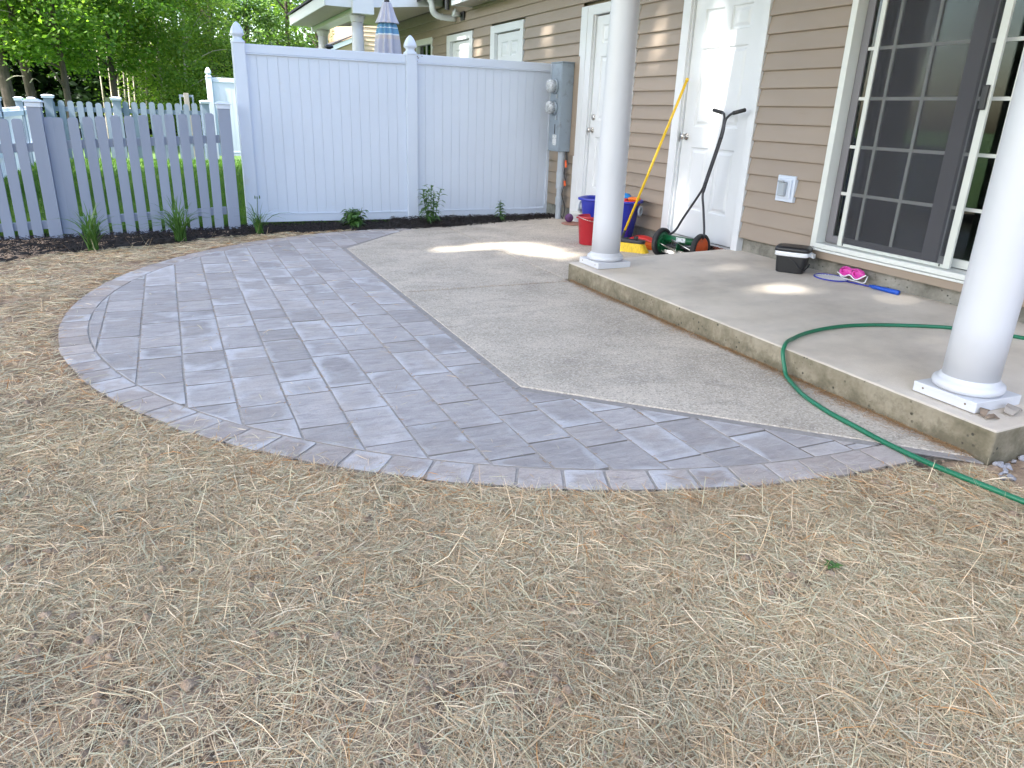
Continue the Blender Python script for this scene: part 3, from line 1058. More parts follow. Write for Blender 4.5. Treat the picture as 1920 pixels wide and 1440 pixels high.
# dim room seen through the glass
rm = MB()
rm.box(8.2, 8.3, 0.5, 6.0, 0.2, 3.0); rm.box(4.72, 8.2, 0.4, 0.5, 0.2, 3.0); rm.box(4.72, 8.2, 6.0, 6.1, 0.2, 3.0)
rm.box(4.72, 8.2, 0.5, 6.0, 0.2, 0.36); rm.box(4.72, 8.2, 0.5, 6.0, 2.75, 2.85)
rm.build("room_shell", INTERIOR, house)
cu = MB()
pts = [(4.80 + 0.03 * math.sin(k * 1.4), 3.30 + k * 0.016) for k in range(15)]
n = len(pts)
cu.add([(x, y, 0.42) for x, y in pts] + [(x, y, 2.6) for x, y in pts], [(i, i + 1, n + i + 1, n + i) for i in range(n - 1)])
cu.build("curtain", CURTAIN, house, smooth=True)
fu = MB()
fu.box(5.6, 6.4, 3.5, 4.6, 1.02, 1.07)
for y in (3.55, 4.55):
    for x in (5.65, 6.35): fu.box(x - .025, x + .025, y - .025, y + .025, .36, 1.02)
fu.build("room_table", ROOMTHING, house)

# --- window far along the wall
wf = MB()
wf.box(4.475, 4.60, 13.49, 13.55, 1.14, 2.47); wf.box(4.475, 4.60, 14.37, 14.43, 1.14, 2.47)
wf.box(4.475, 4.60, 13.55, 14.37, 2.37, 2.47); wf.box(4.475, 4.60, 13.55, 14.37, 1.14, 1.20)
wobj = wf.build("window", TRIM, house, bevel=0.004)
MB().box(4.54, 4.545, 13.55, 14.37, 1.20, 2.37).build("pane", GLASS, wobj)
MB().box(4.525, 4.54, 13.945, 13.975, 1.20, 2.37).build("muntin", TRIM, wobj)

# --- eave, roof
ev = MB().box(4.17, 4.56, -1.5, 11.55, 2.755, 2.775)
ev.build("soffit", SOFFIT, house)
MB().box(4.148, 4.168, -1.5, 11.55, 2.745, 2.93).build("fascia", PAINT, house, bevel=0.004)
MB().box(4.148, 4.56, 11.552, 11.572, 2.745, 2.96).build("fascia", PAINT, house, bevel=0.004)
rf = MB()
rf.add([(4.05, -1.5, 2.93), (9.5, -1.5, 5.4), (9.5, HEND, 5.4), (4.05, HEND, 2.93), (4.05, -1.5, 3.0), (9.5, -1.5, 5.5), (9.5, HEND, 5.5), (4.05, HEND, 3.0)],
       [(0, 3, 2, 1), (4, 5, 6, 7), (0, 1, 5, 4), (2, 3, 7, 6), (0, 4, 7, 3), (1, 2, 6, 5)])
rf.build("roof", SHINGLE, house)
MB().box(4.7, 9.4, HEND - 0.02, HEND, 0.0, 3.0).build("end_wall", SIDING, house)


def porch_roof(parent, y0, y1):
    """low shed roof with a level eave on a beam over the columns"""
    x0, ze = 2.55, 2.755
    mb = MB()
    mb.add([(x0 - .06, y0 - .05, 2.935), (4.5, y0 - .05, 3.62), (4.5, y1 + .05, 3.62), (x0 - .06, y1 + .05, 2.935), (x0 - .06, y0 - .05, 2.965), (4.5, y0 - .05, 3.65), (4.5, y1 + .05, 3.65), (x0 - .06, y1 + .05, 2.965)],
           [(0, 3, 2, 1), (4, 5, 6, 7), (0, 1, 5, 4), (2, 3, 7, 6), (0, 4, 7, 3), (1, 2, 6, 5)])
    r = mb.build("porch_roof", SHINGLE, parent)
    MB().box(x0 - .02, x0, y0, y1, ze, 2.925).build("fascia", PAINT, r, bevel=.003)
    for ya, yb in ((y0 - .022, y0 - .002), (y1 + .002, y1 + .022)):
        mb = MB()
        mb.add([(x0, ya, ze + .005), (3.0, ya, ze + .005), (4.5, ya, 2.90), (4.5, ya, 3.60), (x0, ya, 2.93), (x0, yb, ze + .005), (3.0, yb, ze + .005), (4.5, yb, 2.90), (4.5, yb, 3.60), (x0, yb, 2.93)],
               [(0, 1, 2, 3, 4), (9, 8, 7, 6, 5), (0, 5, 6, 1), (1, 6, 7, 2), (2, 7, 8, 3), (3, 8, 9, 4), (4, 9, 5, 0)])
        mb.build("end_board", PAINT, r)
    MB().box(x0 + .002, 2.975, y0, y1, ze + .006, ze + .016).build("soffit", SOFFIT, r)
    MB().box(2.98, 3.22, y0 + .06, y1 - .06, 2.69, 2.90).build("beam", PAINT, parent, bevel=.004)
    for ya, yb in ((y0 - .09, y0 + .055), (y1 - .055, y1 + .09)):
        MB().box(2.965, 3.31, ya, yb, 2.675, 2.99).build("beam_end", PAINT, parent, bevel=.004)
    MB().box(3.225, 4.49, y0, y1, 2.885, 2.90).build("porch_ceiling", SOFFIT, parent)


porch_roof(house, 1.62, 5.25)


def column(name, x, y, zb, ztop, label, r0=0.112, r1=0.094, parent=None, group=None):
    t = thing(name, (x, y, zb), label, "column", group)
    MB().box(x - .148, x + .148, y - .148, y + .148, zb, zb + 0.046).build("plinth", COLUMN_P, t, bevel=0.003)
    rg = MB()
    rg.lathe([(0.126, 0.0462), (0.139, 0.052), (0.144, 0.066), (0.141, 0.080), (0.130, 0.088), (0.122, 0.090), (0.121, 0.098), (0.113, 0.104), (0.111, 0.108)], (x, y, zb), 48)
    rg.build("base_ring", COLUMN_P, t, smooth=True)
    sh_ = MB()
    H_ = ztop - zb
    prof = [(r0, 0.106)] + [(r0 + (r1 - r0) * max(0, (q - .25) / .75) ** 1.4, 0.106 + (H_ - 0.22) * q) for q in [i / 10 for i in range(1, 11)]]
    sh_.lathe(prof, (x, y, zb), 48)
    so = sh_.build("shaft", COLUMN_P, t, smooth=True)
    cp = MB().lathe([(r1 + .002, H_ - 0.112), (r1 + .012, H_ - 0.105), (r1 + .012, H_ - 0.09), (r1 + .03, H_ - 0.05), (r1 + .032, H_ - 0.001)], (x, y, zb), 48)
    cp.build("capital", COLUMN_P, t, smooth=True)
    for dx, dy in ((-0.149, 0.1), (-0.149, -0.1)):
        MB().lathe([(0.005, -.001), (0.004, 0.0006), (0.0, 0.001)], (x + dx, y + dy, zb + 0.026), 8, Matrix.Rotation(rad(-90), 3, 'Y')).build("nail_head", BARKSCRAP, t)
    return t


column("porch_column", 3.095, 4.972, slab_z(3.09), 2.688, "round white porch column standing before the yellow broom and tub")
column("porch_column", 3.10, 1.90, slab_z(3.10), 2.688, "round white porch column nearest the camera, hose passing behind it")

# --- the neighbour's porch beyond the fence
np_ = thing("porch", (3.1, 14.4, -0.1), "neighbouring porch roof with white rake board beyond the white fence", "porch")
porch_roof(np_, 13.0, 16.6)
MB().box(2.9, 4.5, 12.6, 16.6, -0.2, 0.1).build("porch_floor", SLAB, np_)
column("porch_column", 3.11, 13.25, 0.10, 2.688, "pale blue-white column beside the closed umbrella beyond the fence")
column("porch_column", 3.11, 16.25, 0.10, 2.688, "shaded grey column farthest back, below the neighbouring porch roof")

# ================================================================== FENCES
fence = thing("privacy_fence", (2.6, 8.69, -0.04), "tall solid white vinyl fence with pointed post caps behind the plants", "fence")
FY = 8.69


def gothic(cx, cy, z, s=1.0):
    sq = lambda a: ((abs(math.cos(a)) ** 0.45) * math.copysign(1, math.cos(a)), (abs(math.sin(a)) ** 0.45) * math.copysign(1, math.sin(a)))
    prof = [(0.066, 0), (0.069, 0.004), (0.069, 0.022), (0.056, 0.032), (0.046, 0.042), (0.043, 0.058), (0.050, 0.070), (0.065, 0.082), (0.067, 0.092), (0.061, 0.118), (0.049, 0.148), (0.031, 0.178), (0.013, 0.198), (0.0, 0.204)]
    return MB().lathe([(r * s, zz_ * s) for r, zz_ in prof], (cx, cy, z), 24, None, sq)


def privacy_panel(parent, x0, x1, y, z0, z1, nb, mat=VINYL):
    MB().box(x0, x1, y - 0.025, y + 0.025, z1 - 0.085, z1).build("top_rail", mat, parent, bevel=0.005)
    MB().box(x0, x1, y - 0.034, y + 0.034, z1 - 0.100, z1 - 0.0875).build("top_rail_lip", mat, parent, bevel=0.003)
    MB().box(x0, x1, y - 0.030, y + 0.030, z0, z0 + 0.082).build("bottom_rail", mat, parent, bevel=0.005)
    MB().box(x0, x1, y - 0.034, y + 0.034, z0 + 0.083, z0 + 0.094).build("bottom_rail_lip", mat, parent, bevel=0.003)
    w = (x1 - x0) / nb
    for i in range(nb):
        a_, b_ = x0 + i * w, x0 + (i + 1) * w
        g_ = 0.0009
        c_ = 0.0022
        yy = random.gauss(0, 0.0006)
        poly = [(a_ + g_, y - 0.011), (a_ + g_, y - 0.0165 + c_ * .6 + yy), (a_ + g_ + c_, y - 0.017 + yy), (b_ - g_ - c_, y - 0.017 + yy), (b_ - g_, y - 0.0165 + c_ * .6 + yy), (b_ - g_, y - 0.011), (b_ - g_, y + 0.017), (a_ + g_, y + 0.017)]
        MB().prism(poly, z0 + 0.03, z1 - 0.03).build("board", mat, parent)
    MB().box(x0, x1, y - 0.009, y + 0.009, z0 + 0.04, z1 - 0.04).build("board_backing", mat, parent)


privacy_panel(fence, 0.853, 2.566, FY, 0.016, 1.834, 16)
privacy_panel(fence, 2.690, 4.40, FY, 0.02, 1.843, 16)
for x, zb in ((0.79, -0.12), (2.628, -0.1)):
    p = MB().box(x - .062, x + .062, FY - .062, FY + .062, zb, 1.835).build("post", VINYL, fence, bevel=0.004)
    gothic(x, FY, 1.832).build("post_cap", VINYL, p, smooth=True)
MB().box(4.402, 4.44, FY - .03, FY + .03, 0.02, 1.84).build("wall_channel", VINYL, fence, bevel=0.003)
# scuffs at the top of the second panel
for x, z, sx, sz in ((2.705, 1.822, .012, .006), (2.715, 1.806, .016, .005), (2.702, 1.772, .01, .004), (2.76, 1.828, .018, .003)):
    MB().box(x - sx / 2, x + sx / 2, FY - 0.0258, FY - 0.0248, z - sz, z + sz).build("scuff", BARKSCRAP, fence)


def flat_cap(x, y, z, s=0.078):
    mb = MB()
    mb.box(x - s + .012, x + s - .012, y - s + .012, y + s - .012, z - 0.045, z - 0.004)
    mb.add([(x - s, y - s, z - .003), (x + s, y - s, z - .003), (x + s, y + s, z - .003), (x - s, y + s, z - .003),
            (x - s, y - s, z + .008), (x + s, y - s, z + .008), (x + s, y + s, z + .008), (x - s, y + s, z + .008), (x - s * .5, y - s * .5, z + .028), (x + s * .5, y - s * .5, z + .028), (x + s * .5, y + s * .5, z + .028), (x - s * .5, y + s * .5, z + .028)],
           [(3, 2, 1, 0), (0, 1, 5, 4), (1, 2, 6, 5), (2, 3, 7, 6), (3, 0, 4, 7), (4, 5, 9, 8), (5, 6, 10, 9), (6, 7, 11, 10), (7, 4, 8, 11), (8, 9, 10, 11)])
    return mb


def picket_mesh(w, t, h, r=0.03):
    pts = [(-w / 2, 0), (w / 2, 0)]
    for k in range(5):
        a_ = rad(90 * k / 4)
        pts.append((w / 2 - r + r * math.cos(a_), h - r + r * math.sin(a_)))
    for k in range(5):
        a_ = rad(90 + 90 * k / 4)
        pts.append((-w / 2 + r + r * math.cos(a_), h - r + r * math.sin(a_)))
    n_ = len(pts)
    return [(x, -t / 2, z) for x, z in pts] + [(x, t / 2, z) for x, z in pts], [tuple(range(n_)), tuple(range(2 * n_ - 1, n_ - 1, -1))] + [(i, n_ + i, n_ + (i + 1) % n_, (i + 1) % n_) for i in range(n_)]


pf = thing("picket_fence", (-0.25, 8.5, -0.06), "grey-blue painted picket fence with flat capped posts beside the white fence", "fence")
PKY = 8.5
SL = 0.057
pv, pfc = picket_mesh(0.089, 0.019, 1.20, 0.026)
proto_p = None
xs = [0.426 - 0.1215 * k for k in range(12)] + [-0.985] + [-1.245 - 0.1215 * k for k in range(14)]
for x in xs:
    top = 1.148 + SL * (x - 0.43) + random.gauss(0, 0.004)
    if proto_p is None:
        mb = MB(); mb.add(pv, pfc)
        proto_p = mb.build("picket", GREYPAINT, pf, loc=(0, 0, 0), bevel=0.0025)
        o = proto_p
    else:
        o = copy_at(proto_p, pf, (0, 0, 0))
    o.location = (x + 0.25 + random.gauss(0, .0015), random.gauss(0, .0015), top - 1.20 + 0.06)
    o.rotation_euler = (0, random.gauss(0, .004), 0)


def slope_rail(x0, x1, y0, y1, zt, h, parent, mat):
    z0_, z1_ = zt + SL * (x0 - 0.43), zt + SL * (x1 - 0.43)
    mb = MB()
    mb.add([(x0, y0, z0_ - h), (x1, y0, z1_ - h), (x1, y1, z1_ - h), (x0, y1, z0_ - h), (x0, y0, z0_), (x1, y0, z1_), (x1, y1, z1_), (x0, y1, z0_)],
           [(3, 2, 1, 0), (4, 5, 6, 7), (0, 1, 5, 4), (1, 2, 6, 5), (2, 3, 7, 6), (3, 0, 4, 7)])
    mb.build("rail", mat, parent, bevel=0.003)


for zt in (0.934, 0.205):
    slope_rail(-1.03, 0.515, PKY + 0.011, PKY + 0.05, zt, 0.078, pf, GREYPAINT)
    slope_rail(-2.95, -1.155, PKY + 0.011, PKY + 0.05, zt - 0.012, 0.078, pf, GREYPAINT)
for x, zb, zt in ((0.578, -0.2, 1.205), (-1.09, -0.22, 1.165), (-3.0, -0.3, 1.06)):
    p = MB().box(x - .058, x + .058, PKY - .05, PKY + .066, zb, zt).build("post", GREYPAINT, pf, bevel=0.003)
    flat_cap(x, PKY + .008, zt + .035).build("post_cap", VINYL, p, bevel=0.003)

# far picket fence
pf2 = thing("picket_fence", (-0.6, 20.3, -0.13), "pale blue picket fence at the back of the neighbouring lawn", "fence")
pv2, pfc2 = picket_mesh(0.125, 0.02, 1.32, 0.055)
proto2 = None
x = -2.25
while x < 0.95:
    if proto2 is None:
        mb = MB(); mb.add(pv2, pfc2)
        proto2 = mb.build("picket", FARPAINT, pf2, loc=(0, 0, 0)); o = proto2
    else:
        o = copy_at(proto2, pf2, (0, 0, 0))
    o.location = (x + 0.6, 0, 0.0 + 0.02 * (x + 2) + random.gauss(0, .01) - 0.02)
    x += 0.186
for zt in (1.0, 0.28):
    MB().box(-2.3, 1.0, 20.315, 20.36, zt - .05, zt + .05).build("rail", FARPAINT, pf2)
for x in (-2.30, -0.94, 0.97):
    p = MB().box(x - .085, x + .085, 20.2, 20.37, -.2, 1.24).build("post", FARPAINT, pf2)
    flat_cap(x, 20.285, 1.27, 0.125).build("post_cap", VINYL, p)

# white side fence running away at the left edge
pf3 = thing("picket_fence", (-2.6, 16.0, -0.13), "white picket fence running away at the left edge of the photo", "fence")
pv3, pfc3 = picket_mesh(0.075, 0.02, 1.14, 0.03)
proto3 = None
yv = 11.0
while yv < 20.0:
    if proto3 is None:
        mb = MB(); mb.add([(q[1], q[0], q[2]) for q in pv3], [f[::-1] for f in pfc3])
        proto3 = mb.build("picket", VINYL, pf3, loc=(0, 0, 0)); o = proto3
    else:
        o = copy_at(proto3, pf3, (0, 0, 0))
    o.location = (0.0, yv - 16.0, 0.03)
    yv += 0.125
for zt in (0.93, 0.30):
    MB().box(-2.58, -2.54, 10.95, 20.0, zt - .045, zt + .045).build("rail", VINYL, pf3)
for yv in (11.2, 13.6, 16.0, 18.4, 20.1):
    p = MB().box(-2.66, -2.54, yv - .06, yv + .06, -.2, 1.16).build("post", FARPAINT, pf3)
    flat_cap(-2.6, yv, 1.2, 0.085).build("post_cap", VINYL, p)
rt = MB()
rt.box(-2.70, -2.645, 15.1, 15.32, 0.86, 0.98)
rt.box(-2.70, -2.645, 15.16, 15.28, 0.66, 0.86)
tag(rt.build("toy_mailbox", REDTOY, bevel=0.01), "small red item hung on the white fence at the left edge", "toy")

# second white privacy fence far back
fence2 = thing("privacy_fence", (2.0, 20.6, -0.1), "distant pale vinyl fence panel standing behind the grey pickets", "fence")
privacy_panel(fence2, 1.20, 2.9, 20.6, 0.0, 1.83, 12)
privacy_panel(fence2, 3.03, 4.5, 20.6, 0.0, 1.83, 10)
for x in (1.13, 2.965):
    p = MB().box(x - .064, x + .064, 20.53, 20.66, -.2, 1.83).build("post", VINYL, fence2, bevel=0.004)
    gothic(x, 20.6, 1.83, 1.1).build("post_cap", VINYL, p, smooth=True)
# weathered timber frame seen over the far pickets
wfm = thing("timber_frame", (0.62, 22.0, -0.13), "weathered timber post in a grey frame poking above the far pickets", "post")
MB().box(0.56, 0.68, 21.95, 22.05, -.2, 1.46).build("post", OLDWOOD, wfm, bevel=.005)
for x in (0.47, 0.77):
    MB().box(x - .02, x + .02, 21.98, 22.03, -.2, 1.42).build("upright", FARPAINT, wfm)
MB().box(0.45, 0.79, 22.055, 22.09, 1.36, 1.42).build("crosspiece", FARPAINT, wfm)

# far house
fh = thing("far_house", (8.5, 27.5, -0.13), "far tan sided house glimpsed between column and umbrella", "house")
k = 0
while k < 36:
    z = -0.1 + k * 0.142
    mb = MB()
    mb.add([(6.55, 27.47, z), (13, 27.47, z), (13, 27.5, z + .145), (6.55, 27.5, z + .145), (6.55, 27.5, z), (13, 27.5, z)], [(0, 1, 2, 3), (0, 4, 5, 1)])
    mb.build("siding_board", TANSIDE, fh)
    k += 1
MB().box(6.6, 13, 27.51, 34, -.2, 5.1).build("wall", TANSIDE, fh)
mb = MB()
mb.add([(4.9, 27.2, 2.80), (6.5, 27.2, 3.47), (6.5, 27.2, 3.62), (4.9, 27.2, 2.95), (4.9, 27.26, 2.80), (6.5, 27.26, 3.47), (6.5, 27.26, 3.62), (4.9, 27.26, 2.95)], [(0, 1, 2, 3), (7, 6, 5, 4), (0, 4, 5, 1), (1, 5, 6, 2), (2, 6, 7, 3), (3, 7, 4, 0)])
mb.build("rake_board", PAINT, fh)
mb = MB()
mb.add([(5.1, 27.4, -.2), (6.5, 27.4, -.2), (6.5, 27.4, 3.45), (5.1, 27.4, 2.85), (5.1, 33, -.2), (6.5, 33, -.2), (6.5, 33, 3.45), (5.1, 33, 2.85)], [(0, 1, 2, 3), (7, 6, 5, 4), (0, 4, 5, 1), (1, 5, 6, 2), (2, 6, 7, 3), (3, 7, 4, 0)])
mb.build("lean_to_wall", TANSIDE, fh)
mb = MB()
mb.add([(4.85, 27.15, 2.96), (6.55, 27.15, 3.67), (6.55, 33, 3.67), (4.85, 33, 2.96), (4.85, 27.15, 3.0), (6.55, 27.15, 3.71), (6.55, 33, 3.71), (4.85, 33, 3.0)], [(0, 3, 2, 1), (4, 5, 6, 7), (0, 1, 5, 4), (2, 3, 7, 6), (0, 4, 7, 3), (1, 2, 6, 5)])
mb.build("roof", SHINGLE, fh)
mb = MB()
mb.add([(6.2, 27.0, 5.1), (13.4, 27.0, 5.1), (13.4, 30.7, 7.0), (6.2, 30.7, 7.0), (6.2, 34.4, 5.1), (13.4, 34.4, 5.1)], [(0, 1, 2, 3), (3, 2, 5, 4), (0, 3, 4), (1, 5, 2), (0, 4, 5, 1)])
mb.build("roof", SHINGLE, fh)

# ================================================================== WALL FIXTURES
mt = thing("meter_box", (4.40, 8.32, 0.0), "grey electric meter cabinet with two round meters on the wall", "meter box")
MB().box(4.47, 4.494, 8.08, 8.55, 0.80, 1.90).build("mounting_board", SIDING, mt, bevel=0.003)
MB().box(4.31, 4.469, 8.18, 8.46, 0.84, 1.83).build("cabinet", METERGREY, mt, bevel=0.006)
MB().box(4.302, 4.469, 8.172, 8.468, 1.831, 1.842).build("cabinet_lid", METERGREY, mt, bevel=0.003)
MB().box(4.306, 4.3095, 8.19, 8.45, 1.18, 1.82).build("front_cover", METERGREY, mt, bevel=0.002)
MB().box(4.306, 4.3095, 8.21, 8.43, 0.86, 1.165).build("lower_cover", METERGREY, mt, bevel=0.002)
RXm = Matrix.Rotation(rad(-90), 3, 'Y')
for z in (1.575, 1.335):
    r_ = MB().lathe([(0.082, 0.0), (0.086, 0.006), (0.086, 0.020), (0.078, 0.026)], (4.306, 8.325, z), 32, RXm).build("meter", METERGREY, mt, smooth=True)
    MB().lathe([(0.073, 0.026), (0.073, 0.085), (0.066, 0.098), (0.0, 0.100)], (4.306, 8.325, z), 32, RXm).build("meter_glass", METERGLASS, r_, smooth=True)
    MB().box(4.198, 4.2055, 8.298, 8.352, z + 0.015, z + 0.042).build("display", LABELW, r_)
    MB().box(4.285, 4.306, 8.245, 8.265, z - 0.135, z - 0.09).build("seal_tag", PVC, r_, bevel=.003)
MB().box(4.3045, 4.3058, 8.24, 8.335, 0.91, 1.03).build("label_plate", LABELW, mt)
MB().box(4.3045, 4.3058, 8.28, 8.30, 1.04, 1.15).build("warning_strip", BLACKP, mt)
pipe = MB()
pipe.tube([(4.40, 8.255, 0.84), (4.40, 8.255, 0.60)], 0.044, 20)
pipe.tube([(4.40, 8.255, 0.60), (4.40, 8.255, -0.1)], 0.038, 20)
pipe.tube([(4.40, 8.255, 0.60), (4.40, 8.255, 0.40)], 0.050, 20)
pipe.tube([(4.40, 8.255, 0.30), (4.40, 8.255, 0.20)], 0.047, 20)
pipe.build("conduit", PVC, mt, smooth=False, bevel=0.003)
MB().tube(smooth_pts([(4.42, 8.17, .84), (4.43, 8.16, .72), (4.41, 8.18, .60), (4.43, 8.17, .48), (4.40, 8.19, .34), (4.44, 8.17, .18), (4.43, 8.19, .03)]), 0.006, 8).build("ground_wire", BLACKP, mt, smooth=True)
for z0_, z1_ in ((0.66, 0.74), (0.44, 0.50)):
    MB().tube([(4.425, 8.165, z0_), (4.418, 8.172, z1_)], 0.014, 8).build("orange_tag", ORANGEBAND, mt)

ol = thing("outlet_box", (4.48, 4.567, 0.765), "white outdoor outlet box with grey flip cover on the siding", "outlet")
MB().box(4.47, 4.506, 4.471, 4.661, 0.664, 0.866).build("mount_plate", VINYL, ol, bevel=0.006)
MB().box(4.455, 4.4695, 4.495, 4.637, 0.69, 0.84).build("cover_base", VINYL, ol, bevel=0.006)
MB().box(4.42, 4.4545, 4.530, 4.600, 0.71, 0.82).build("flip_cover", PVC, ol, bevel=0.008)
MB().tube([(4.415, 4.535, .823), (4.415, 4.595, .823)], .008, 8).build("cover_hinge", PVC, ol)

vp = thing("vent_pipe", (4.5, 12.3, 2.655), "white elbow vent pipe sticking out high on the far wall", "pipe")
MB().tube(smooth_pts([(4.49, 12.3, 2.655), (4.30, 12.3, 2.66), (4.17, 12.3, 2.68), (4.10, 12.3, 2.74), (4.09, 12.3, 2.83), (4.05, 12.3, 2.91), (3.99, 12.3, 2.96)], 4), 0.047, 16).build("elbow_pipe", PAINT, vp, smooth=True)
MB().tube([(4.255, 12.3, 2.662), (4.245, 12.3, 2.664)], 0.053, 16).build("coupling", PAINT, vp)
fl = thing("flood_light", (4.49, 11.95, 2.66), "small white floodlight fixture on the wall above the far door", "lamp")
MB().box(4.46, 4.494, 11.88, 12.02, 2.60, 2.73).build("back_plate", BLACKP, fl, bevel=.01)
MB().lathe([(0.02, 0), (0.03, 0.03), (0.062, 0.10), (0.064, 0.12), (0.0, 0.118)], (4.455, 12.0, 2.67), 20, Matrix.Rotation(rad(-70), 3, 'Y')).build("lamp_head", PAINT, fl, smooth=True)
MB().tube([(4.13, 11.70, 2.70), (4.13, 11.70, 2.95)], 0.035, 10).build("downspout", BLACKP, house)

# ================================================================== SHADE TREES, WOODS
DAPPLE = [((2.5, 6.72, 0), .12), ((2.75, 6.85, 0), .08), ((2.95, 6.72, 0), .14), ((3.15, 6.5, 0), .16), ((3.28, 6.05, 0), .13), ((2.95, 6.25, 0), .03), ((2.55, 6.3, 0), .02), ((2.2, 6.6, 0), .0), ((3.4, 6.75, 0), .08), ((2.1, 5.6, 0), -.03), ((2.6, 5.7, 0), -.02),
          ((3.76, 3.82, .165), .10), ((3.90, 3.74, .165), .09), ((4.2, 3.45, .165), .05), ((4.30, 3.25, .165), .04), ((4.05, 2.85, .165), .05), ((3.95, 4.48, .165), .07), ((4.1, 4.62, .165), .04),
          ((4.52, 5.78, 2.0), .10), ((4.52, 5.66, 1.6), .12), ((4.52, 5.6, 1.25), .09), ((4.52, 5.38, 1.95), .07), ((4.52, 5.95, .52), .10), ((4.52, 5.4, 1.45), .07), ((4.52, 5.25, 0.9), .06),
          ((4.5, 6.55, 1.95), .11), ((4.5, 12.05, 2.35), .11), ((4.5, 9.0, 2.2), .12), ((4.5, 11.3, 2.1), .10), ((4.5, 12.05, 2.0), .10)]
S_ = np.array(SUN)


def leaf_mesh(name, C, size, flat=0.5, dark=None, seed=0):
    """C (n,3) leaf centres -> pointed oval leaves (4 verts, slightly folded)"""
    r = np.random.default_rng(seed)
    n_ = len(C)
    th = r.uniform(0, 2 * np.pi, n_)
    nrm = r.normal(size=(n_, 3)) * np.array([1 - flat, 1 - flat, 0.6]) + np.array([0, 0, flat * 1.1])
    nrm /= np.linalg.norm(nrm, axis=1)[:, None]
    a_ = np.stack([np.cos(th), np.sin(th), r.normal(0, .3, n_)], 1)
    a_ -= nrm * (a_ * nrm).sum(1)[:, None]
    a_ /= np.linalg.norm(a_, axis=1)[:, None]
    b_ = np.cross(nrm, a_)
    L = (size * r.uniform(.6, 1.35, n_))[:, None]
    w = L * r.uniform(.45, .7, n_)[:, None]
    V = np.stack([C - a_ * L * .5, C + b_ * w * .5 - a_ * L * .05, C + a_ * L * .55 - nrm * L * .12, C - b_ * w * .5 - a_ * L * .05], 1).reshape(-1, 3)
    Fq = np.arange(n_ * 4).reshape(-1, 4)
    t = np.clip(r.normal(.5, .22, n_), 0, 1)
    if dark is not None: t = np.clip(t + dark, 0, 1)
    return np_mesh(name, V, Fq, {"tint": np.repeat(t, 4)})


def clump_points(r, n_, c, R, nclump, spread):
    d = r.normal(size=(nclump, 3)); d /= np.linalg.norm(d, axis=1)[:, None]
    rr = r.uniform(.35, 1.0, nclump) ** .5
    K = c + d * rr[:, None] * np.asarray(R)
    k_ = r.integers(0, nclump, n_)
    sp = spread * r.uniform(.5, 1.4, nclump)[k_]
    return K[k_] + r.normal(size=(n_, 3)) * sp[:, None] * np.array([1, 1, .55]), K


def tree(name, x, y, label, cat, h, crown_c, crown_R, nleaf, size, leafmat, bark, tr=0.14, nclump=60, spread=.5, lean=(0, 0), seed=1, group=None, carve=False, zb=None, limbs=9):
    r = np.random.default_rng(seed)
    zb = float(ground_base(x, y)) if zb is None else zb
    t = thing(name, (x, y, zb), label, cat, group)
    c = np.array([x + crown_c[0], y + crown_c[1], crown_c[2]])
    P_, K = clump_points(r, nleaf, c, crown_R, nclump, spread)
    if carve:
        keep = np.ones(len(P_), bool)
        for q, rd in DAPPLE:
            v = P_ - np.array(q)
            dist = np.linalg.norm(v - (v @ S_)[:, None] * S_, axis=1)
            keep &= dist > rd + 0.10
        P_ = P_[keep]
    P_ = P_[P_[:, 2] > zb + .25]
    rel = (P_[:, 2] - c[2]) / crown_R[2]
    np_obj("crown", leaf_mesh(name, P_, size, .45, None, seed + 5), leafmat, t)
    mb = MB()
    pts = [(x, y, zb - .1), (x + lean[0] * .3 + r.normal(0, .03), y + lean[1] * .3, zb + h * .3), (x + lean[0] * .65 + r.normal(0, .05), y + lean[1] * .65, zb + h * .62), (x + lean[0], y + lean[1], zb + h * .95)]
    sp = smooth_pts(pts, 4)
    mb.tube(sp, [tr * (1 - .8 * i / (len(sp) - 1)) * (1.25 if i == 0 else 1) for i in range(len(sp))], 10)
    for i in range(min(limbs, len(K))):
        q = K[i * (len(K) // max(1, limbs))]
        j_ = min(range(len(sp)), key=lambda j: abs(sp[j].z - (zb + (q[2] - zb) * .75)))
        a_ = sp[j_]
        qv = Vector(q)
        mid = a_.lerp(qv, .5) + Vector((0, 0, .25))
        mb.tube(smooth_pts([a_, mid, qv], 3), [tr * .34 * (1 - .75 * k_ / 6) for k_ in range(7)], 6, False)
    mb.build("trunk", bark, t, smooth=True)
    return t


# tall trees on the sunny side, out of the frame to the left: they shade the patio and leave dapples
for i, (x, y) in enumerate([(-5.6, -3.2), (-5.2, 0.8), (-5.6, 4.8), (-5.2, 8.8), (-5.6, 12.8)]):
    tree("shade_tree", x, y, "tall leafy tree outside the left edge of the picture, shading the patio", "tree", 9.5, (0.2, 0, 9.4), (5.2, 3.1, 2.7), 12000, .44, LEAF_MID, BARK, .2, 300, .75, seed=200 + i, group="trees shading the patio from the left", carve=True)


def ray_x(px_):   # X per unit Y for a picture column at the horizon
    xs_ = [0, 20, 62, 100, 173, 195, 225, 250, 275, 300, 350, 450, 600]
    k_ = [-.1588, -.149, -.128, -.1087, -.0705, -.0587, -.0425, -.0287, -.0148, -.0007, .028, .0878, .1836]
    return float(np.interp(px_, xs_, k_))


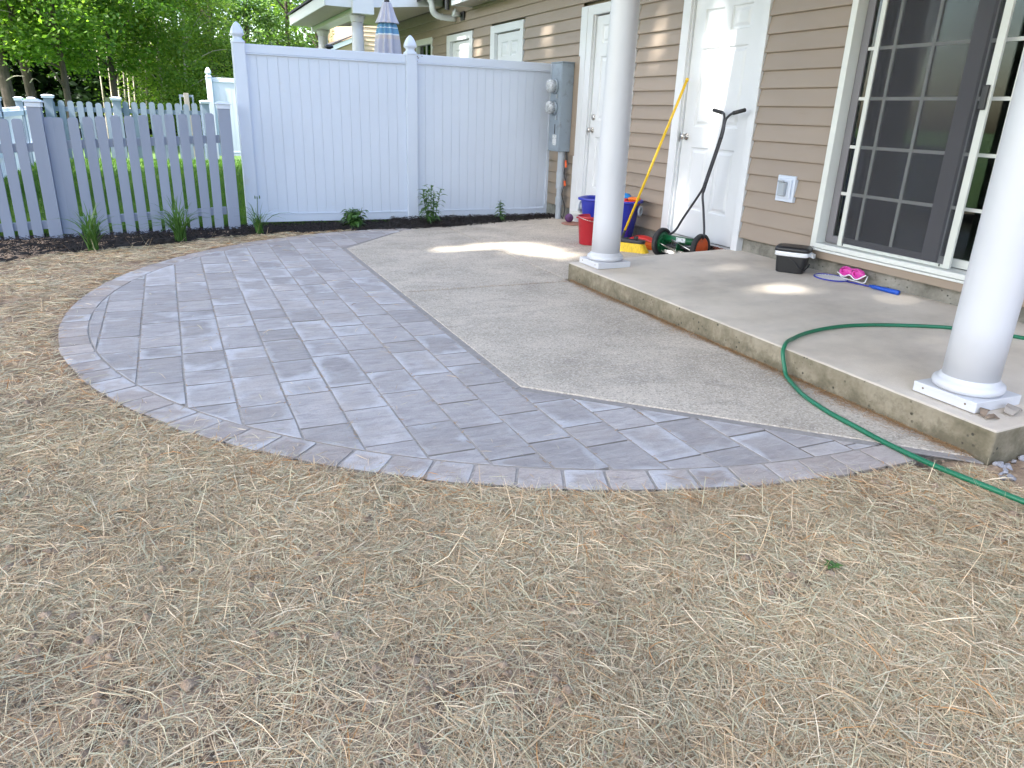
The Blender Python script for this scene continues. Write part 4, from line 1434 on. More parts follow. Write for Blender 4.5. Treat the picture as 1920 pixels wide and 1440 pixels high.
WOODS = [
    # px, Y, label, crown centre offset, crown radius, leaves, size, leaf, bark, trunk r, h, lean
    (22, 24.5, "thick dark pine trunk at the left edge behind the white fence", (0, .6, 7.0), (2.4, 2.2, 3.2), 3000, .22, LEAF_DARK, BARK, .17, 11, (-.25, 0)),
    (66, 26.0, "dark pine trunk with bare dead twigs, second from the left", (.2, .3, 7.6), (2.2, 2.2, 3.2), 3000, .22, LEAF_DARK, BARK, .14, 11, (-.35, 0)),
    (128, 25.5, "bright maple whose leafy boughs hang lowest over the far pickets", (-.6, -.6, 3.9), (2.9, 1.7, 1.9), 17000, .125, LEAF_BRIGHT, BARK, .11, 7, (0, 0)),
    (215, 27.0, "maple with layered boughs in the middle of the woods", (-.3, -.4, 4.1), (2.4, 1.6, 2.3), 15300, .125, LEAF_BRIGHT, BARK, .10, 7.5, (.1, 0)),
    (302, 28.5, "slim light green birch right of the leaning pale stems", (.2, 0, 2.9), (1.7, 1.6, 3.0), 11700, .11, LEAF_BIRCH, BIRCH, .06, 8.5, (.3, 0)),
    (352, 28.0, "light green birch left of the distant pale fence post", (.2, 0, 2.7), (1.8, 1.5, 2.9), 11700, .11, LEAF_BIRCH, BIRCH, .06, 8.0, (.2, 0)),
    (408, 31.0, "full green broadleaf tree above the grey fence end post", (0, 0, 3.2), (2.3, 1.8, 3.3), 12000, .125, LEAF_MID, BARK, .13, 9, (0, 0)),
    (470, 32.0, "green broadleaf tree directly left of the neighbouring porch roof", (0, 0, 3.2), (2.4, 1.9, 3.3), 12000, .125, LEAF_MID, BARK, .13, 9, (0, 0)),
    (545, 33.0, "broadleaf tree seen under the neighbouring porch roof", (0, 0, 4.2), (2.4, 1.9, 3.8), 9000, .125, LEAF_MID, BARK, .13, 9, (0, 0)),
    (640, 36.0, "broadleaf tree behind the neighbouring porch columns", (0, 0, 4.5), (2.8, 2.0, 4.0), 10200, .125, LEAF_BIRCH, BARK, .13, 10, (0, 0)),
    (-60, 26.5, "broad maple just outside the left edge of the woods", (0, 0, 5.0), (2.4, 1.8, 2.6), 5000, .18, LEAF_BRIGHT, BARK, .12, 8, (0, 0)),
]
for i, (px_, Y_, lab, cc_, cR, nl, sz, lm, bk, trr, hh, ln) in enumerate(WOODS):
    tree(("pine_tree" if lm is LEAF_DARK else "birch_tree" if bk is BIRCH else "broadleaf_tree"), ray_x(px_) * Y_ if px_ >= 0 else -5.2, Y_, lab, "tree", hh, cc_, cR, nl, sz, lm, bk, trr, 80, .34, ln, 300 + i, "trees of the wood behind the yards")
# dead twigs on the pines
for k_, (px_, Y_) in enumerate(((22, 24.4), (66, 25.9))):
    par = [o for o in bpy.data.objects if o.name.startswith("pine_tree") and abs(o.location.y - (24.5, 26.0)[k_]) < .2][0]
    mb = MB()
    for i in range(12):
        z = 1.6 + i * .26
        x0_ = ray_x(px_) * Y_ - .03 * z
        an = random.uniform(0, 6.28)
        L_ = random.uniform(.5, 1.1)
        mb.tube(smooth_pts([(x0_, Y_, z), (x0_ + math.cos(an) * L_ * .5, Y_ - .2 + math.sin(an) * .2, z + .12), (x0_ + math.cos(an) * L_, Y_ - .25 + math.sin(an) * .4, z + random.uniform(-.15, .3))], 3), [.018 * (1 - .7 * q / 6) for q in range(7)], 5, False)
    mb.build("dead_branch", BIRCH, par)
# pale slim stems
STEMS = [(194, 29.0, 0.05, 3.4), (222, 29.5, .25, 5), (231, 28.6, .45, 6), (240, 30, .35, 6), (248, 29.0, .5, 6), (258, 29.5, .75, 6.5), (266, 28.8, .95, 7), (210, 30.5, .1, 4.5)]
for i, (px_, Y_, ln, hh) in enumerate(STEMS):
    x = ray_x(px_) * Y_
    t = thing("young_birch", (x, Y_, -.13), "slim pale birch stem, %s from the left among the stems behind the pickets" % ("first", "third", "fourth", "fifth", "sixth", "seventh", "eighth", "second")[i], "tree", "slim birch stems in the wood")
    sp = smooth_pts([(x, Y_, -.2), (x + ln * .35, Y_, hh * .4), (x + ln, Y_, hh)], 5)
    MB().tube(sp, [.045 * (1 - .6 * q / (len(sp) - 1)) for q in range(len(sp))], 8).build("trunk", BIRCH, t, smooth=True)
    r = np.random.default_rng(60 + i)
    P_, K = clump_points(r, 700, np.array([x + ln, Y_, hh]), (.7, .7, .9), 14, .2)
    np_obj("crown", leaf_mesh("birch_stem", P_, .12, .4, None, 80 + i), LEAF_BIRCH, t)
# the mass of the wood behind: understory and far canopy that reads as one
r = np.random.default_rng(5)
P1, _ = clump_points(r, 26000, np.array([0.5, 40, 4.0]), (22, 3.5, 6.5), 420, .75)
P2, _ = clump_points(r, 24000, np.array([-3.2, 33.5, 2.0]), (6.2, 2.0, 2.8), 320, .45)
m1 = leaf_mesh("forest", P1[P1[:, 2] > -.1], .34, .4, -.05, 9)
tag(np_obj("forest", m1, LEAF_MID), "mass of green foliage filling the back of the wood", "forest", kind="stuff")
m2 = leaf_mesh("undergrowth", P2[P2[:, 2] > -.1], .30, .5, 0, 10)
tag(np_obj("undergrowth", m2, LEAF_DARK), "dark conifer undergrowth between the trunks on the left", "undergrowth", kind="stuff")
P3, _ = clump_points(r, 16000, np.array([2.0, 46, 6.0]), (30, 3.0, 9.0), 300, 1.0)
tag(np_obj("forest", leaf_mesh("forest_back", P3[P3[:, 2] > -.1], .6, .3, -.15, 12), LEAF_DARK), "dark far depths of the wood behind the foliage", "forest", kind="stuff")

# ================================================================== LAWN, STRAW, MULCH
def blades(name, X, Y, Z, L, W, lean, mat, tint, curl=.3, seed=0):
    r = np.random.default_rng(seed)
    n_ = len(X)
    th = r.uniform(0, 2 * np.pi, n_)
    d = np.stack([np.cos(th), np.sin(th), np.zeros(n_)], 1)
    s_ = np.stack([-np.sin(th), np.cos(th), np.zeros(n_)], 1)
    B = np.stack([X, Y, Z], 1)
    le = (lean * r.uniform(.2, 1.2, n_))[:, None]
    M_ = B + np.array([0, 0, 1.]) * (L * .6)[:, None] + d * (L[:, None] * le * .4)
    T_ = B + np.array([0, 0, 1.]) * L[:, None] + d * (L[:, None] * le)
    w = W[:, None]
    V = np.stack([B - s_ * w, B + s_ * w, M_ + s_ * w * .8, M_ - s_ * w * .8, T_], 1).reshape(-1, 3)
    i = np.arange(n_)[:, None] * 5
    F3 = np.concatenate([i + np.array([[0, 1, 2]]), i + np.array([[0, 2, 3]]), i + np.array([[3, 2, 4]])], 0)
    return np_obj(name, np_mesh(name, V, F3, {"tint": np.repeat(tint, 5)}), mat)


n_ = 85000
yb = 8.75 + (rng.random(n_) ** 1.5) * 11.6
xb = rng.uniform(-3.2, 3.0, n_) * (1 + (yb - 8.75) * .02)
zb_ = ground_base(xb, yb)
tag(blades("lawn_grass", xb, yb, zb_, rng.uniform(.04, .085, n_) * (1 + .5 * vnoise(xb, yb, 2)), .0028 + .00042 * (yb - 8), 0.6, GRASS, np.clip(rng.normal(.45, .2, n_) + .5 * (vnoise(xb, yb, 1.1) - .5), 0, 1), seed=3),
    "mown green lawn seen through the picket gaps", "grass", kind="stuff")

# --- straw
MF_X = np.array([-6, -2.6, -1.338, -1.02, -.637, -.156, .43, .957, 1.68, 2.32, 3.27, 4.35, 4.6])
MF_Y = np.array([6.6, 6.85, 7.085, 7.38, 7.51, 7.61, 7.9, 8.01, 8.01, 7.96, 8.09, 8.245, 8.26])


def straw_layer(n_, seed, x0, x1, y0, y1, dens, lo, hi, wid, segs_=3):
    r = np.random.default_rng(seed)
    X = r.uniform(x0, x1, n_); Y = r.uniform(y0, y1, n_)
    d = np.hypot(X, Y)
    dc = np.hypot(X - CX, Y - CY)
    p = np.interp(d, [0.8, 2.2, 4, 7, 11], [1.0, .85, .5, .34, .22])
    nz = .5 * vnoise(X, Y, 2.1) + .5 * vnoise(X + 9, Y, 5.2)
    p = p * np.clip((nz - .02) * 2.4, .38, 1.0)
    p = np.where(dc < RO + .012, .012, p)
    p = np.where(dc < RO - .12, .0025, p)
    p = np.where((X > 1.4) & (dc < RO - .1), 0.0, p)
    p = np.where((X > 2.55) & (Y > 1.62), 0.0, p)
    p = np.where((X > 2.80) & (Y > 1.15), 0.0, p)
    p = np.where(Y > np.interp(X, MF_X, MF_Y) + .03, 0.0, p)
    k_ = r.random(n_) < p * dens
    X, Y, d, dc = X[k_], Y[k_], d[k_], dc[k_]
    m_ = len(X)
    L = np.clip(r.lognormal(np.log((lo + hi) / 2), .42, m_), lo * .5, hi * 1.5)
    L = np.where(dc < RO + .02, L * .7, L)
    th = r.uniform(0, 2 * np.pi, m_) + .9 * vnoise(X, Y, 1.7)
    bend = r.normal(0, .16, m_) * np.where(r.random(m_) < .11, 4.5, 1.0)
    W = wid * r.uniform(.55, 1.5, m_) * np.interp(d, [1, 3, 8], [.9, 1.15, 2.2])
    pts = []
    cx_, cy_ = X - np.cos(th) * L * .5, Y - np.sin(th) * L * .5
    lift = np.where(dc < RO + .02, .002, np.abs(r.normal(0, .007, m_)) + .002)
    arch = np.abs(r.normal(0, .006, m_)) * (L / .15)
    tilt = r.normal(0, .035, m_) * L
    rise = (r.random(m_) < .012) * np.abs(r.normal(0, .03, m_)) * (dc > RO + .05)
    for s in range(segs_ + 1):
        u = s / segs_
        a_ = th + bend * (u - .5) * 1.6
        pts.append(np.stack([cx_, cy_], 1))
        cx_ = cx_ + np.cos(a_) * L / segs_
        cy_ = cy_ + np.sin(a_) * L / segs_
    V = np.zeros((m_, (segs_ + 1) * 2, 3))
    roll = r.normal(0, .5, m_)
    for s in range(segs_ + 1):
        u = s / segs_
        p_ = pts[s]
        if s == 0: t_ = pts[1] - pts[0]
        elif s == segs_: t_ = pts[s] - pts[s - 1]
        else: t_ = pts[s + 1] - pts[s - 1]
        t_ = t_ / (np.linalg.norm(t_, axis=1)[:, None] + 1e-9)
        side = np.stack([-t_[:, 1] * np.cos(roll), t_[:, 0] * np.cos(roll), np.sin(roll)], 1)
        dq = np.hypot(p_[:, 0] - CX, p_[:, 1] - CY)
        base = np.where(dq < RO, np.maximum(ground_base(p_[:, 0], p_[:, 1]), 0.0015), ground_base(p_[:, 0], p_[:, 1]) + .003)
        base = base + np.where(dq > 3.3, 0.05 * (vnoise(p_[:, 0], p_[:, 1], 1.3) - .5) * np.clip(dq - 3.3, 0, 1) + .016 * (vnoise(p_[:, 0], p_[:, 1], 7) - .5), 0)
        z = base + lift + arch * 4 * u * (1 - u) + np.where(dq < RO, 0, tilt * (u - .5)) + rise * u * u * 2
        z = np.maximum(z, base + .0005)
        w = (W * (1.0 if 0 < s < segs_ else .45))[:, None] * .5
        c3 = np.stack([p_[:, 0], p_[:, 1], z], 1)
        V[:, 2 * s] = c3 - side * w
        V[:, 2 * s + 1] = c3 + side * w
    k = (segs_ + 1) * 2
    i = np.arange(m_)[:, None] * k
    Fq = np.concatenate([i + np.array([[2 * s, 2 * s + 1, 2 * s + 3, 2 * s + 2]]) for s in range(segs_)], 0)
    t = np.clip(r.beta(1.4, 1.7, m_) * .84 + .10 * (vnoise(X, Y, 1.5) - .5), 0, .955)
    t = np.where(r.random(m_) < .34, r.uniform(.75, .90, m_), t)
    near_edge = np.exp(-np.abs(dc - RO - .06) / .08)
    t = np.where(r.random(m_) < .025 + .12 * near_edge, 1.0, t)
    return V.reshape(-1, 3), Fq, np.repeat(t, k)


Vs, Fs, Ts = [], [], []
o_ = 0
for (n_, seed, x0, x1, y0, y1, dens, lo, hi, wid, sg_) in [(560000, 21, -4.0, 4.0, 0.2, 8.1, 1.0, .04, .13, .00200, 2), (330000, 22, -1.6, 3.2, 0.3, 3.4, .95, .02, .09, .00160, 2), (4000, 23, -1.6, 3.2, 0.3, 3.6, .5, .06, .15, .0030, 3), (150000, 24, -1.8, 3.2, 0.3, 3.0, 1.0, .008, .035, .0018, 1)]:
    V_, F_, T_ = straw_layer(n_, seed, x0, x1, y0, y1, dens, lo, hi, wid, sg_)
    Vs.append(V_); Fs.append(F_ + o_); Ts.append(T_)
    o_ += len(V_)
st_me = np_mesh("straw", np.concatenate(Vs), np.concatenate(Fs), {"tint": np.concatenate(Ts)})
tag(np_obj("straw", st_me, STRAW), "scattered pale straw covering the bare soil in front", "straw", kind="stuff")
N_STRAW = len(st_me.polygons)


# --- soil crumbs between the straw
n_ = 6500
r = np.random.default_rng(77)
X = r.uniform(-1.8, 3.0, n_ * 4); Y = r.uniform(.3, 3.6, n_ * 4)
dq = np.hypot(X - CX, Y - CY)
nz = .5 * vnoise(X, Y, 2.1) + .5 * vnoise(X + 9, Y, 5.2)
ok = (dq > RO + .03) & (r.random(n_ * 4) < np.clip(1.35 - 2.2 * nz, .05, 1)) & ~((X > 2.75) & (Y > 1.1))
X, Y, dq = X[ok][:n_], Y[ok][:n_], dq[ok][:n_]
n_ = len(X)
sz = np.clip(r.lognormal(np.log(.006), .5, n_), .0025, .02)
Zc = ground_base(X, Y) + np.where(dq > 3.3, 0.05 * (vnoise(X, Y, 1.3) - .5) * np.clip(dq - 3.3, 0, 1), 0) + 0.016 * (vnoise(X, Y, 7) - .5) + 0.020 * (vnoise(X, Y, 17) - .5) + sz * .4
oct_ = np.array([[1, 0, 0], [0, 1, 0], [-1, 0, 0], [0, -1, 0], [0, 0, .8], [0, 0, -.8], [.6, .6, .45], [-.6, .6, .4], [-.6, -.6, .5], [.6, -.6, .4]], float)
jit = r.uniform(.65, 1.3, (n_, 10, 1))
V = np.stack([X, Y, Zc], 1)[:, None, :] + oct_[None] * jit * sz[:, None, None]
tri = np.array([[0, 1, 6], [1, 4, 6], [4, 0, 6], [1, 2, 7], [2, 4, 7], [4, 1, 7], [2, 3, 8], [3, 4, 8], [4, 2, 8], [3, 0, 9], [0, 4, 9], [4, 3, 9]])
F3 = (np.arange(n_)[:, None, None] * 10 + tri[None]).reshape(-1, 3)
tag(np_obj("soil_crumbs", np_mesh("soil_crumbs", V.reshape(-1, 3), F3, {"grass": np.zeros(n_ * 10)}), GROUND), "crumbly brown soil clods showing between the straw", "soil", kind="stuff")

# --- pine needles at the foot of the slab and in joints
def needles(n_, fx, seed, Lm=.05, W=.0016):
    r = np.random.default_rng(seed)
    P_ = fx(r, n_)
    n_ = len(P_)
    th = r.uniform(0, np.pi, n_)
    L = r.uniform(.4, 1.4, n_) * Lm
    d = np.stack([np.cos(th), np.sin(th), r.normal(0, .08, n_)], 1) * (L / 2)[:, None]
    s_ = np.stack([-np.sin(th), np.cos(th), np.zeros(n_)], 1) * W / 2
    V = np.stack([P_ - d - s_, P_ - d + s_, P_ + d + s_, P_ + d - s_], 1).reshape(-1, 3)
    return V, np.arange(n_ * 4).reshape(-1, 4), np.repeat(r.random(n_), 4)


def f_slab(r, n_):
    Y = r.uniform(1.65, 5.1, n_)
    return np.stack([2.868 - np.abs(r.exponential(.02, n_)) * (.3 + 1.5 * vnoise(Y, Y * 0, 2.3)), Y, r.uniform(.002, .012, n_)], 1)


def f_joint(r, n_):
    k_ = r.integers(1, 13, n_)
    x = 1.405 + (k_ - 10) * .2075 + r.normal(0, .006, n_)
    y = r.uniform(2.0, 7.5, n_)
    ok = np.hypot(x - CX, y - CY) < 2.98
    ok &= ~((x > 1.42) & ((y - 2.975) > -.948 * (x - 1.405)))
    x, y = x[ok], y[ok]
    return np.stack([x, y, np.full(len(x), .0012)], 1)


def f_ctrl(r, n_):
    return np.stack([r.uniform(1.5, 2.86, n_), 5.076 + r.normal(0, .012, n_), np.full(n_, .002)], 1)


def f_pad(r, n_):
    return np.stack([r.uniform(-.4, 4.4, n_), r.uniform(2.4, 8.0, n_), np.full(n_, .0022)], 1)


for nm, lab, n_, fx, sd, L_, W_ in (("pine_needles", "orange pine needles drifted along the foot of the porch slab", 2600, f_slab, 41, .05, .0018), ("joint_litter", "straw bits and needles caught in the paver joints", 900, f_joint, 42, .022, .003),
                                    ("pad_litter", "dry needles along the control joint of the concrete", 160, f_ctrl, 43, .03, .0016)):
    V_, F_, T_ = needles(n_, fx, sd, L_, W_)
    tag(np_obj(nm, np_mesh(nm, V_, F_, {"tint": T_}), NEEDLE), lab, "needles", kind="stuff")

# --- bark mulch bed
bx = np.arange(-4.4, 4.56, .04); by = np.linspace(0, 1, 26)
BX, BT = np.meshgrid(bx, by)
fy = np.interp(BX, MF_X, MF_Y) + .04 * (vnoise(BX, BX * 0, 5) - .5)
BYY = fy + (8.66 - fy) * BT
hm = np.clip(np.minimum(BT, 1.4 - BT) * 7, 0, 1)
base = np.maximum(ground_base(BX, BYY), np.where((BX > 2.35), -.0, -9))
BZ = base - .012 + hm * .030 + hm * .03 * (vnoise(BX, BYY, 14) - .5) + hm * .02 * (vnoise(BX, BYY, 30) - .5)
ny, nx = BX.shape
ii = np.arange(nx * ny).reshape(ny, nx)
mq = np.stack([ii[:-1, :-1], ii[:-1, 1:], ii[1:, 1:], ii[1:, :-1]], -1).reshape(-1, 4)
tag(np_obj("mulch_bed", np_mesh("mulch_bed", np.stack([BX.ravel(), BYY.ravel(), BZ.ravel()], 1), mq, {"tint": rng.random(BX.size) * .5}, True), MULCHM), kind="structure")
n_ = 16000
cxm = rng.uniform(-3.2, 4.5, n_)
ct = rng.random(n_) * 1.02 - .02
fyy = np.interp(cxm, MF_X, MF_Y)
cym = fyy + (8.66 - fyy) * ct
hmm = np.clip(np.minimum(ct, 1.4 - ct) * 7, 0, 1)
czm = np.maximum(ground_base(cxm, cym), np.where(cxm > 2.35, 0, -9)) + np.maximum(hmm, .1) * .030 + rng.uniform(-.006, .022, n_) * np.clip(hmm + .15, 0, 1)
th = rng.uniform(0, np.pi, n_)
L = rng.uniform(.010, .042, n_); W = rng.uniform(.003, .010, n_)
dv = np.stack([np.cos(th), np.sin(th), rng.normal(0, .35, n_)], 1) * (L / 2)[:, None]
sv = np.stack([-np.sin(th), np.cos(th), rng.normal(0, .35, n_)], 1) * (W / 2)[:, None]
Cc = np.stack([cxm, cym, czm], 1)
up = np.array([0, 0, .003])
V = np.stack([Cc - dv - sv, Cc - dv + sv, Cc + dv + sv, Cc + dv - sv, Cc - dv * .9 + up, Cc + dv * .9 + up], 1).reshape(-1, 3)
i = np.arange(n_)[:, None] * 6
Fq = np.concatenate([i + np.array([[0, 3, 5, 4]]), i + np.array([[2, 1, 4, 5]])], 0)
tag(np_obj("bark_mulch", np_mesh("bark_mulch", V, Fq, {"tint": np.repeat(rng.beta(1.3, 2.6, n_), 6)}), MULCHM), "dark brown bark mulch chips heaped along the fences", "mulch", kind="stuff")


# --- plants in the bed
def daylily(x, y, n_, h, label, seed, stalk=False):
    r = random.Random(seed)
    z0_ = float(ground_base(x, y)) + .015
    t = thing("daylily", (x, y, z0_), label, "plant", "daylilies in the mulch bed")
    mb = MB()
    for i in range(n_):
        a_ = r.uniform(0, 6.283)
        L_ = h * r.uniform(.75, 1.35)
        out = r.uniform(.15, 1.0)
        bx_, by_ = x + r.gauss(0, .018), y + r.gauss(0, .018)
        pts = []
        for q in range(7):
            u = q / 6
            rr = L_ * out * (.25 * u + .65 * u * u)
            zz_ = L_ * (1.15 * u - (.25 + .55 * out) * u * u)
            pts.append((bx_ + math.cos(a_) * rr, by_ + math.sin(a_) * rr, z0_ + max(zz_, .005)))
        w = r.uniform(.008, .014)
        mb.ribbon(pts, [w * .8, w, w, w * .9, w * .7, w * .45, .0015], (-math.sin(a_), math.cos(a_), r.uniform(-.4, .4)), r.random())
    mb.build("foliage", LILYLEAF, t, attr="tint")
    if stalk:
        s_ = MB()
        s_.tube(smooth_pts([(x, y, z0_), (x - .005, y, z0_ + .22), (x + .0, y - .01, z0_ + .36)], 4), .0035, 6)
        for dx in (-.02, .0, .025): s_.lathe([(0.0, 0), (.006, .012), (.005, .03), (0, .042)], (x + dx, y - .01, z0_ + .345 + abs(dx) * .3), 6)
        s_.build("flower_stalk", LILYLEAF, t, attr="tint")
    return t


daylily(-0.705, 7.50, 80, .44, "spiky daylily clump left, in front of the grey fence post", 1)
daylily(0.02, 7.76, 90, .47, "spiky daylily clump in front of the middle of the grey pickets", 2)
daylily(0.785, 8.02, 36, .36, "thin daylily with a budding stalk at the white corner post", 3, True)


def leafy(x, y, label, stems, h, leafL, leafW, seed, spread, per=11, whorl=True, mound=False):
    r = random.Random(seed)
    z0_ = max(float(ground_base(x, y)), -.02) + .03
    t = thing("garden_plant", (x, y, z0_), label, "plant", "leafy plants in the mulch bed")
    mb, sm = MB(), MB()
    for s in range(stems):
        a_ = r.uniform(0, 6.283)
        hh = h * r.uniform(.7, 1.05)
        tx, ty = x + math.cos(a_) * spread * r.uniform(.2, 1), y + math.sin(a_) * spread * r.uniform(.2, 1)
        bx_, by_ = x + math.cos(a_) * spread * .25, y + math.sin(a_) * spread * .25
        sm.tube([(bx_, by_, z0_ - .02), ((bx_ + tx) / 2, (by_ + ty) / 2, z0_ + hh * .5), (tx, ty, z0_ + hh)], [.004, .0035, .002], 6)
        for k_ in range(per):
            u = (.15 if not mound else .05) + .85 * (k_ + r.random() * .5) / per
            u = min(u, 1)
            c = Vector((bx_, by_, z0_)).lerp(Vector((tx, ty, z0_ + hh)), u)
            th_ = k_ * 2.4 + r.uniform(-.3, .3)
            L_ = leafL * r.uniform(.7, 1.2) * (1 - .35 * u)
            dirx, diry = math.cos(th_), math.sin(th_)
            el = r.uniform(.1, .7) + .5 * u
            pts = []
            for q in range(5):
                v = q / 4
                pts.append((c.x + dirx * L_ * v * math.cos(el * .6), c.y + diry * L_ * v * math.cos(el * .6), c.z + L_ * (math.sin(el) * v - .75 * v * v)))
            W_ = leafW * r.uniform(.8, 1.2)
            mb.ribbon(pts, [W_ * .25, W_ * .9, W_, W_ * .6, .001], (-diry, dirx, r.uniform(-.3, .3)), min(1, .25 + .6 * u * r.random() + .2 * r.random()))
    mb.build("foliage", PLANTLEAF, t, attr="tint")
    sm.build("stem", PLANTLEAF, t, attr="tint")


leafy(1.83, 8.25, "low rounded leafy plant before the left white fence panel", 18, .20, .16, .042, 11, .10, 10, mound=True)
leafy(2.71, 8.22, "tallest leafy lily plant beside the middle white fence post", 8, .42, .15, .030, 12, .13, 18)
leafy(3.635, 8.30, "small single stemmed leafy plant near the house end of the fence", 3, .27, .11, .032, 13, .035, 14)
wz = float(ground_base(1.70, 1.30)) + .012
wd = thing("weed", (1.70, 1.30, wz), "tiny green weed sprout alone in the near straw", "plant")
mb = MB()
for k_ in range(9):
    a_ = k_ * 0.72
    l_ = .018 + .008 * (k_ % 3)
    mb.ribbon([(1.70, 1.30, wz), (1.70 + .5 * l_ * math.cos(a_), 1.30 + .5 * l_ * math.sin(a_), wz + .020), (1.70 + l_ * math.cos(a_), 1.30 + l_ * math.sin(a_), wz + .017)], [.004, .014, .003], (-math.sin(a_), math.cos(a_), .2), .3 + .07 * k_)
mb.build("foliage", PLANTLEAF, wd, attr="tint")

# ================================================================== THINGS ON THE PATIO
# red bucket
bk = thing("bucket", (3.86, 6.53, .021), "red plastic bucket on the concrete left of the near column", "bucket")
MB().lathe([(0.0, .004), (0.098, .004), (0.102, 0.0), (0.104, .006), (0.128, .262), (0.136, .266), (0.137, .284), (0.130, .287), (0.127, .28), (0.100, .012), (0.0, .010)], (3.86, 6.53, .021), 40).build("pail", REDP, bk, smooth=True)
MB().tube([(3.86 + .139 * math.cos(t), 6.53 + .139 * math.sin(t), .283 - .03 * math.sin((t + 2.6))) for t in [2.6 + 3.14 * q / 14 for q in range(15)]], .003, 6).build("handle", STEEL, bk, smooth=True)
for t in (2.6, 5.74):
    MB().lathe([(.014, -.006), (.014, .006), (0, .008)], (3.86 + .135 * math.cos(t), 6.53 + .135 * math.sin(t), .283), 10).build("handle_lug", REDP, bk)
# blue tub
tub = thing("storage_tub", (4.14, 6.63, 0), "deep blue plastic tub full of toys behind the near column", "tub")
ax_ = math.atan2(-.78, .62)
Mt = Matrix.Rotation(ax_, 3, 'Z')
TZ = pad_z(4.14)
sup = lambda a: ((abs(math.cos(a)) ** .5) * math.copysign(1, math.cos(a)) * 1.0, (abs(math.sin(a)) ** .5) * math.copysign(1, math.sin(a)) * .62)
MB().lathe([(0.0, .003), (.225, .003), (.232, 0.0), (.236, .01), (.295, .405), (.298, .408), (.322, .41), (.326, .418), (.326, .432), (.318, .436), (.300, .434), (.290, .42), (.23, .015), (0, .012)], (4.14, 6.63, TZ), 64, Mt, sup).build("body", BLUEP, tub, smooth=True)
e_ = Mt @ Vector((.315, 0, 0))
for sgn in (1, -1):
    c_ = (4.14 + sgn * e_.x * .97, 6.63 + sgn * e_.y * .97)
    MB().tube([(c_[0] + .05 * (Mt @ Vector((0, 1, 0))).x * math.cos(t) + sgn * .02 * (Mt @ Vector((1, 0, 0))).x, c_[1] + .05 * (Mt @ Vector((0, 1, 0))).y * math.cos(t) + sgn * .02 * (Mt @ Vector((1, 0, 0))).y, .36 + .045 * math.sin(t)) for t in [2 * math.pi * q / 16 for q in range(17)]], .011, 8).build("handle", PVC, tub, smooth=True)
# toys in the tub
ty = thing("toy_scoop", (4.19, 6.55, .42), "sky blue rounded toy on top of the tub", "toy")
MB().lathe([(0.0, 0.09), (.045, .083), (.075, .055), (.088, .015), (.085, .0), (0.0, 0.0)], (4.27, 6.57, .435), 24).build("dome", SKYBLUE, ty, smooth=True)
MB().tube([(4.24, 6.58, .45), (4.12, 6.66, .44), (4.03, 6.72, .40)], .012, 8).build("stem", SKYBLUE, ty, smooth=True)
ty = thing("toy_truck", (4.23, 6.50, .40), "red and orange toy piled in the tub under the blue toy", "toy")
MB().box(-.11, .09, -.05, .05, .0, .045, Matrix.Translation((4.27, 6.46, .415)) @ Matrix.Rotation(ax_, 4, 'Z')).build("body", REDTOY, ty, bevel=.015)
MB().box(-.02, .10, -.045, .045, .045, .08, Matrix.Translation((4.27, 6.46, .415)) @ Matrix.Rotation(ax_, 4, 'Z')).build("cab", ORANGE, ty, bevel=.018)
MB().box(-.1, -.03, -.04, .04, .045, .065, Matrix.Translation((4.27, 6.46, .415)) @ Matrix.Rotation(ax_, 4, 'Z')).build("bed", REDTOY, ty, bevel=.008)
# ball and faded disc
bl = MB().lathe([(.052 * math.sin(rad(a_)), .052 - .052 * math.cos(rad(a_))) for a_ in range(0, 181, 12)], (4.33, 7.84, .045), 24)
bl.v = [(p[0], p[1], p[2]) for p in bl.v]
tag(bl.build("ball", PURPLE, smooth=True), "small dark purple ball by the second door casing", "ball")
dk = MB().lathe([(0, .002), (.12, .002), (.128, .006), (.126, .014), (.116, .012), (.11, .006), (0, .0055)], (4.34, 7.78, .031), 32)
tag(dk.build("flying_disc", PINKD, smooth=True), "faded pink disc lying under the purple ball", "disc")
# broom
br = thing("broom", (4.02, 6.07, 0), "push broom with long yellow handle leaning on the door casing", "broom")
hd = Matrix.Translation((4.02, 6.06, .0245)) @ Matrix.Rotation(math.atan2(-.60, .45), 4, 'Z')
blk = MB()
out = [(.175 * math.cos(a_) ** 1 if False else (.13 * math.copysign(1, math.cos(a_)) + .045 * math.cos(a_)), .045 * math.sin(a_)) for a_ in [2 * math.pi * q / 32 + .0001 for q in range(32)]]
blk.prism(out, .085, .118, hd)
blk.build("block", DKSTEEL, br, bevel=.008)
bs = MB()
n1 = len(out)
vs_ = [hd @ Vector((x * .97, y * .95, .085)) for x, y in out] + [hd @ Vector((x * 1.10 + (.03 if x > 0 else -.03), y * 1.45, .0)) for x, y in out]
bs.add(vs_, [(i_, (i_ + 1) % n1, n1 + (i_ + 1) % n1, n1 + i_) for i_ in range(n1)] + [tuple(range(n1, 2 * n1))])
bs.build("bristles", BRISTLE, br)
hb, ht = Vector((3.995, 6.11, .19)), Vector((4.452, 5.968, 1.615))
dv_ = (ht - hb).normalized()
MB().tube([hb, ht - dv_ * .03], .0125, 14).build("handle", YELLOW, br, smooth=True)
MB().tube([ht - dv_ * .03, ht - dv_ * .008, ht], [.015, .016, .010], 14).build("handle_tip", YELLOW, br, smooth=True)
MB().tube([hd @ Vector((0, 0, .112)), hb - dv_ * .05, hb + dv_ * .03], [.022, .018, .0155], 12).build("socket", BLACKP, br, smooth=True)
MB().box(.06, .10, -.018, .018, .118, .15, hd).build("clamp_knob", BLACKP, br, bevel=.006)
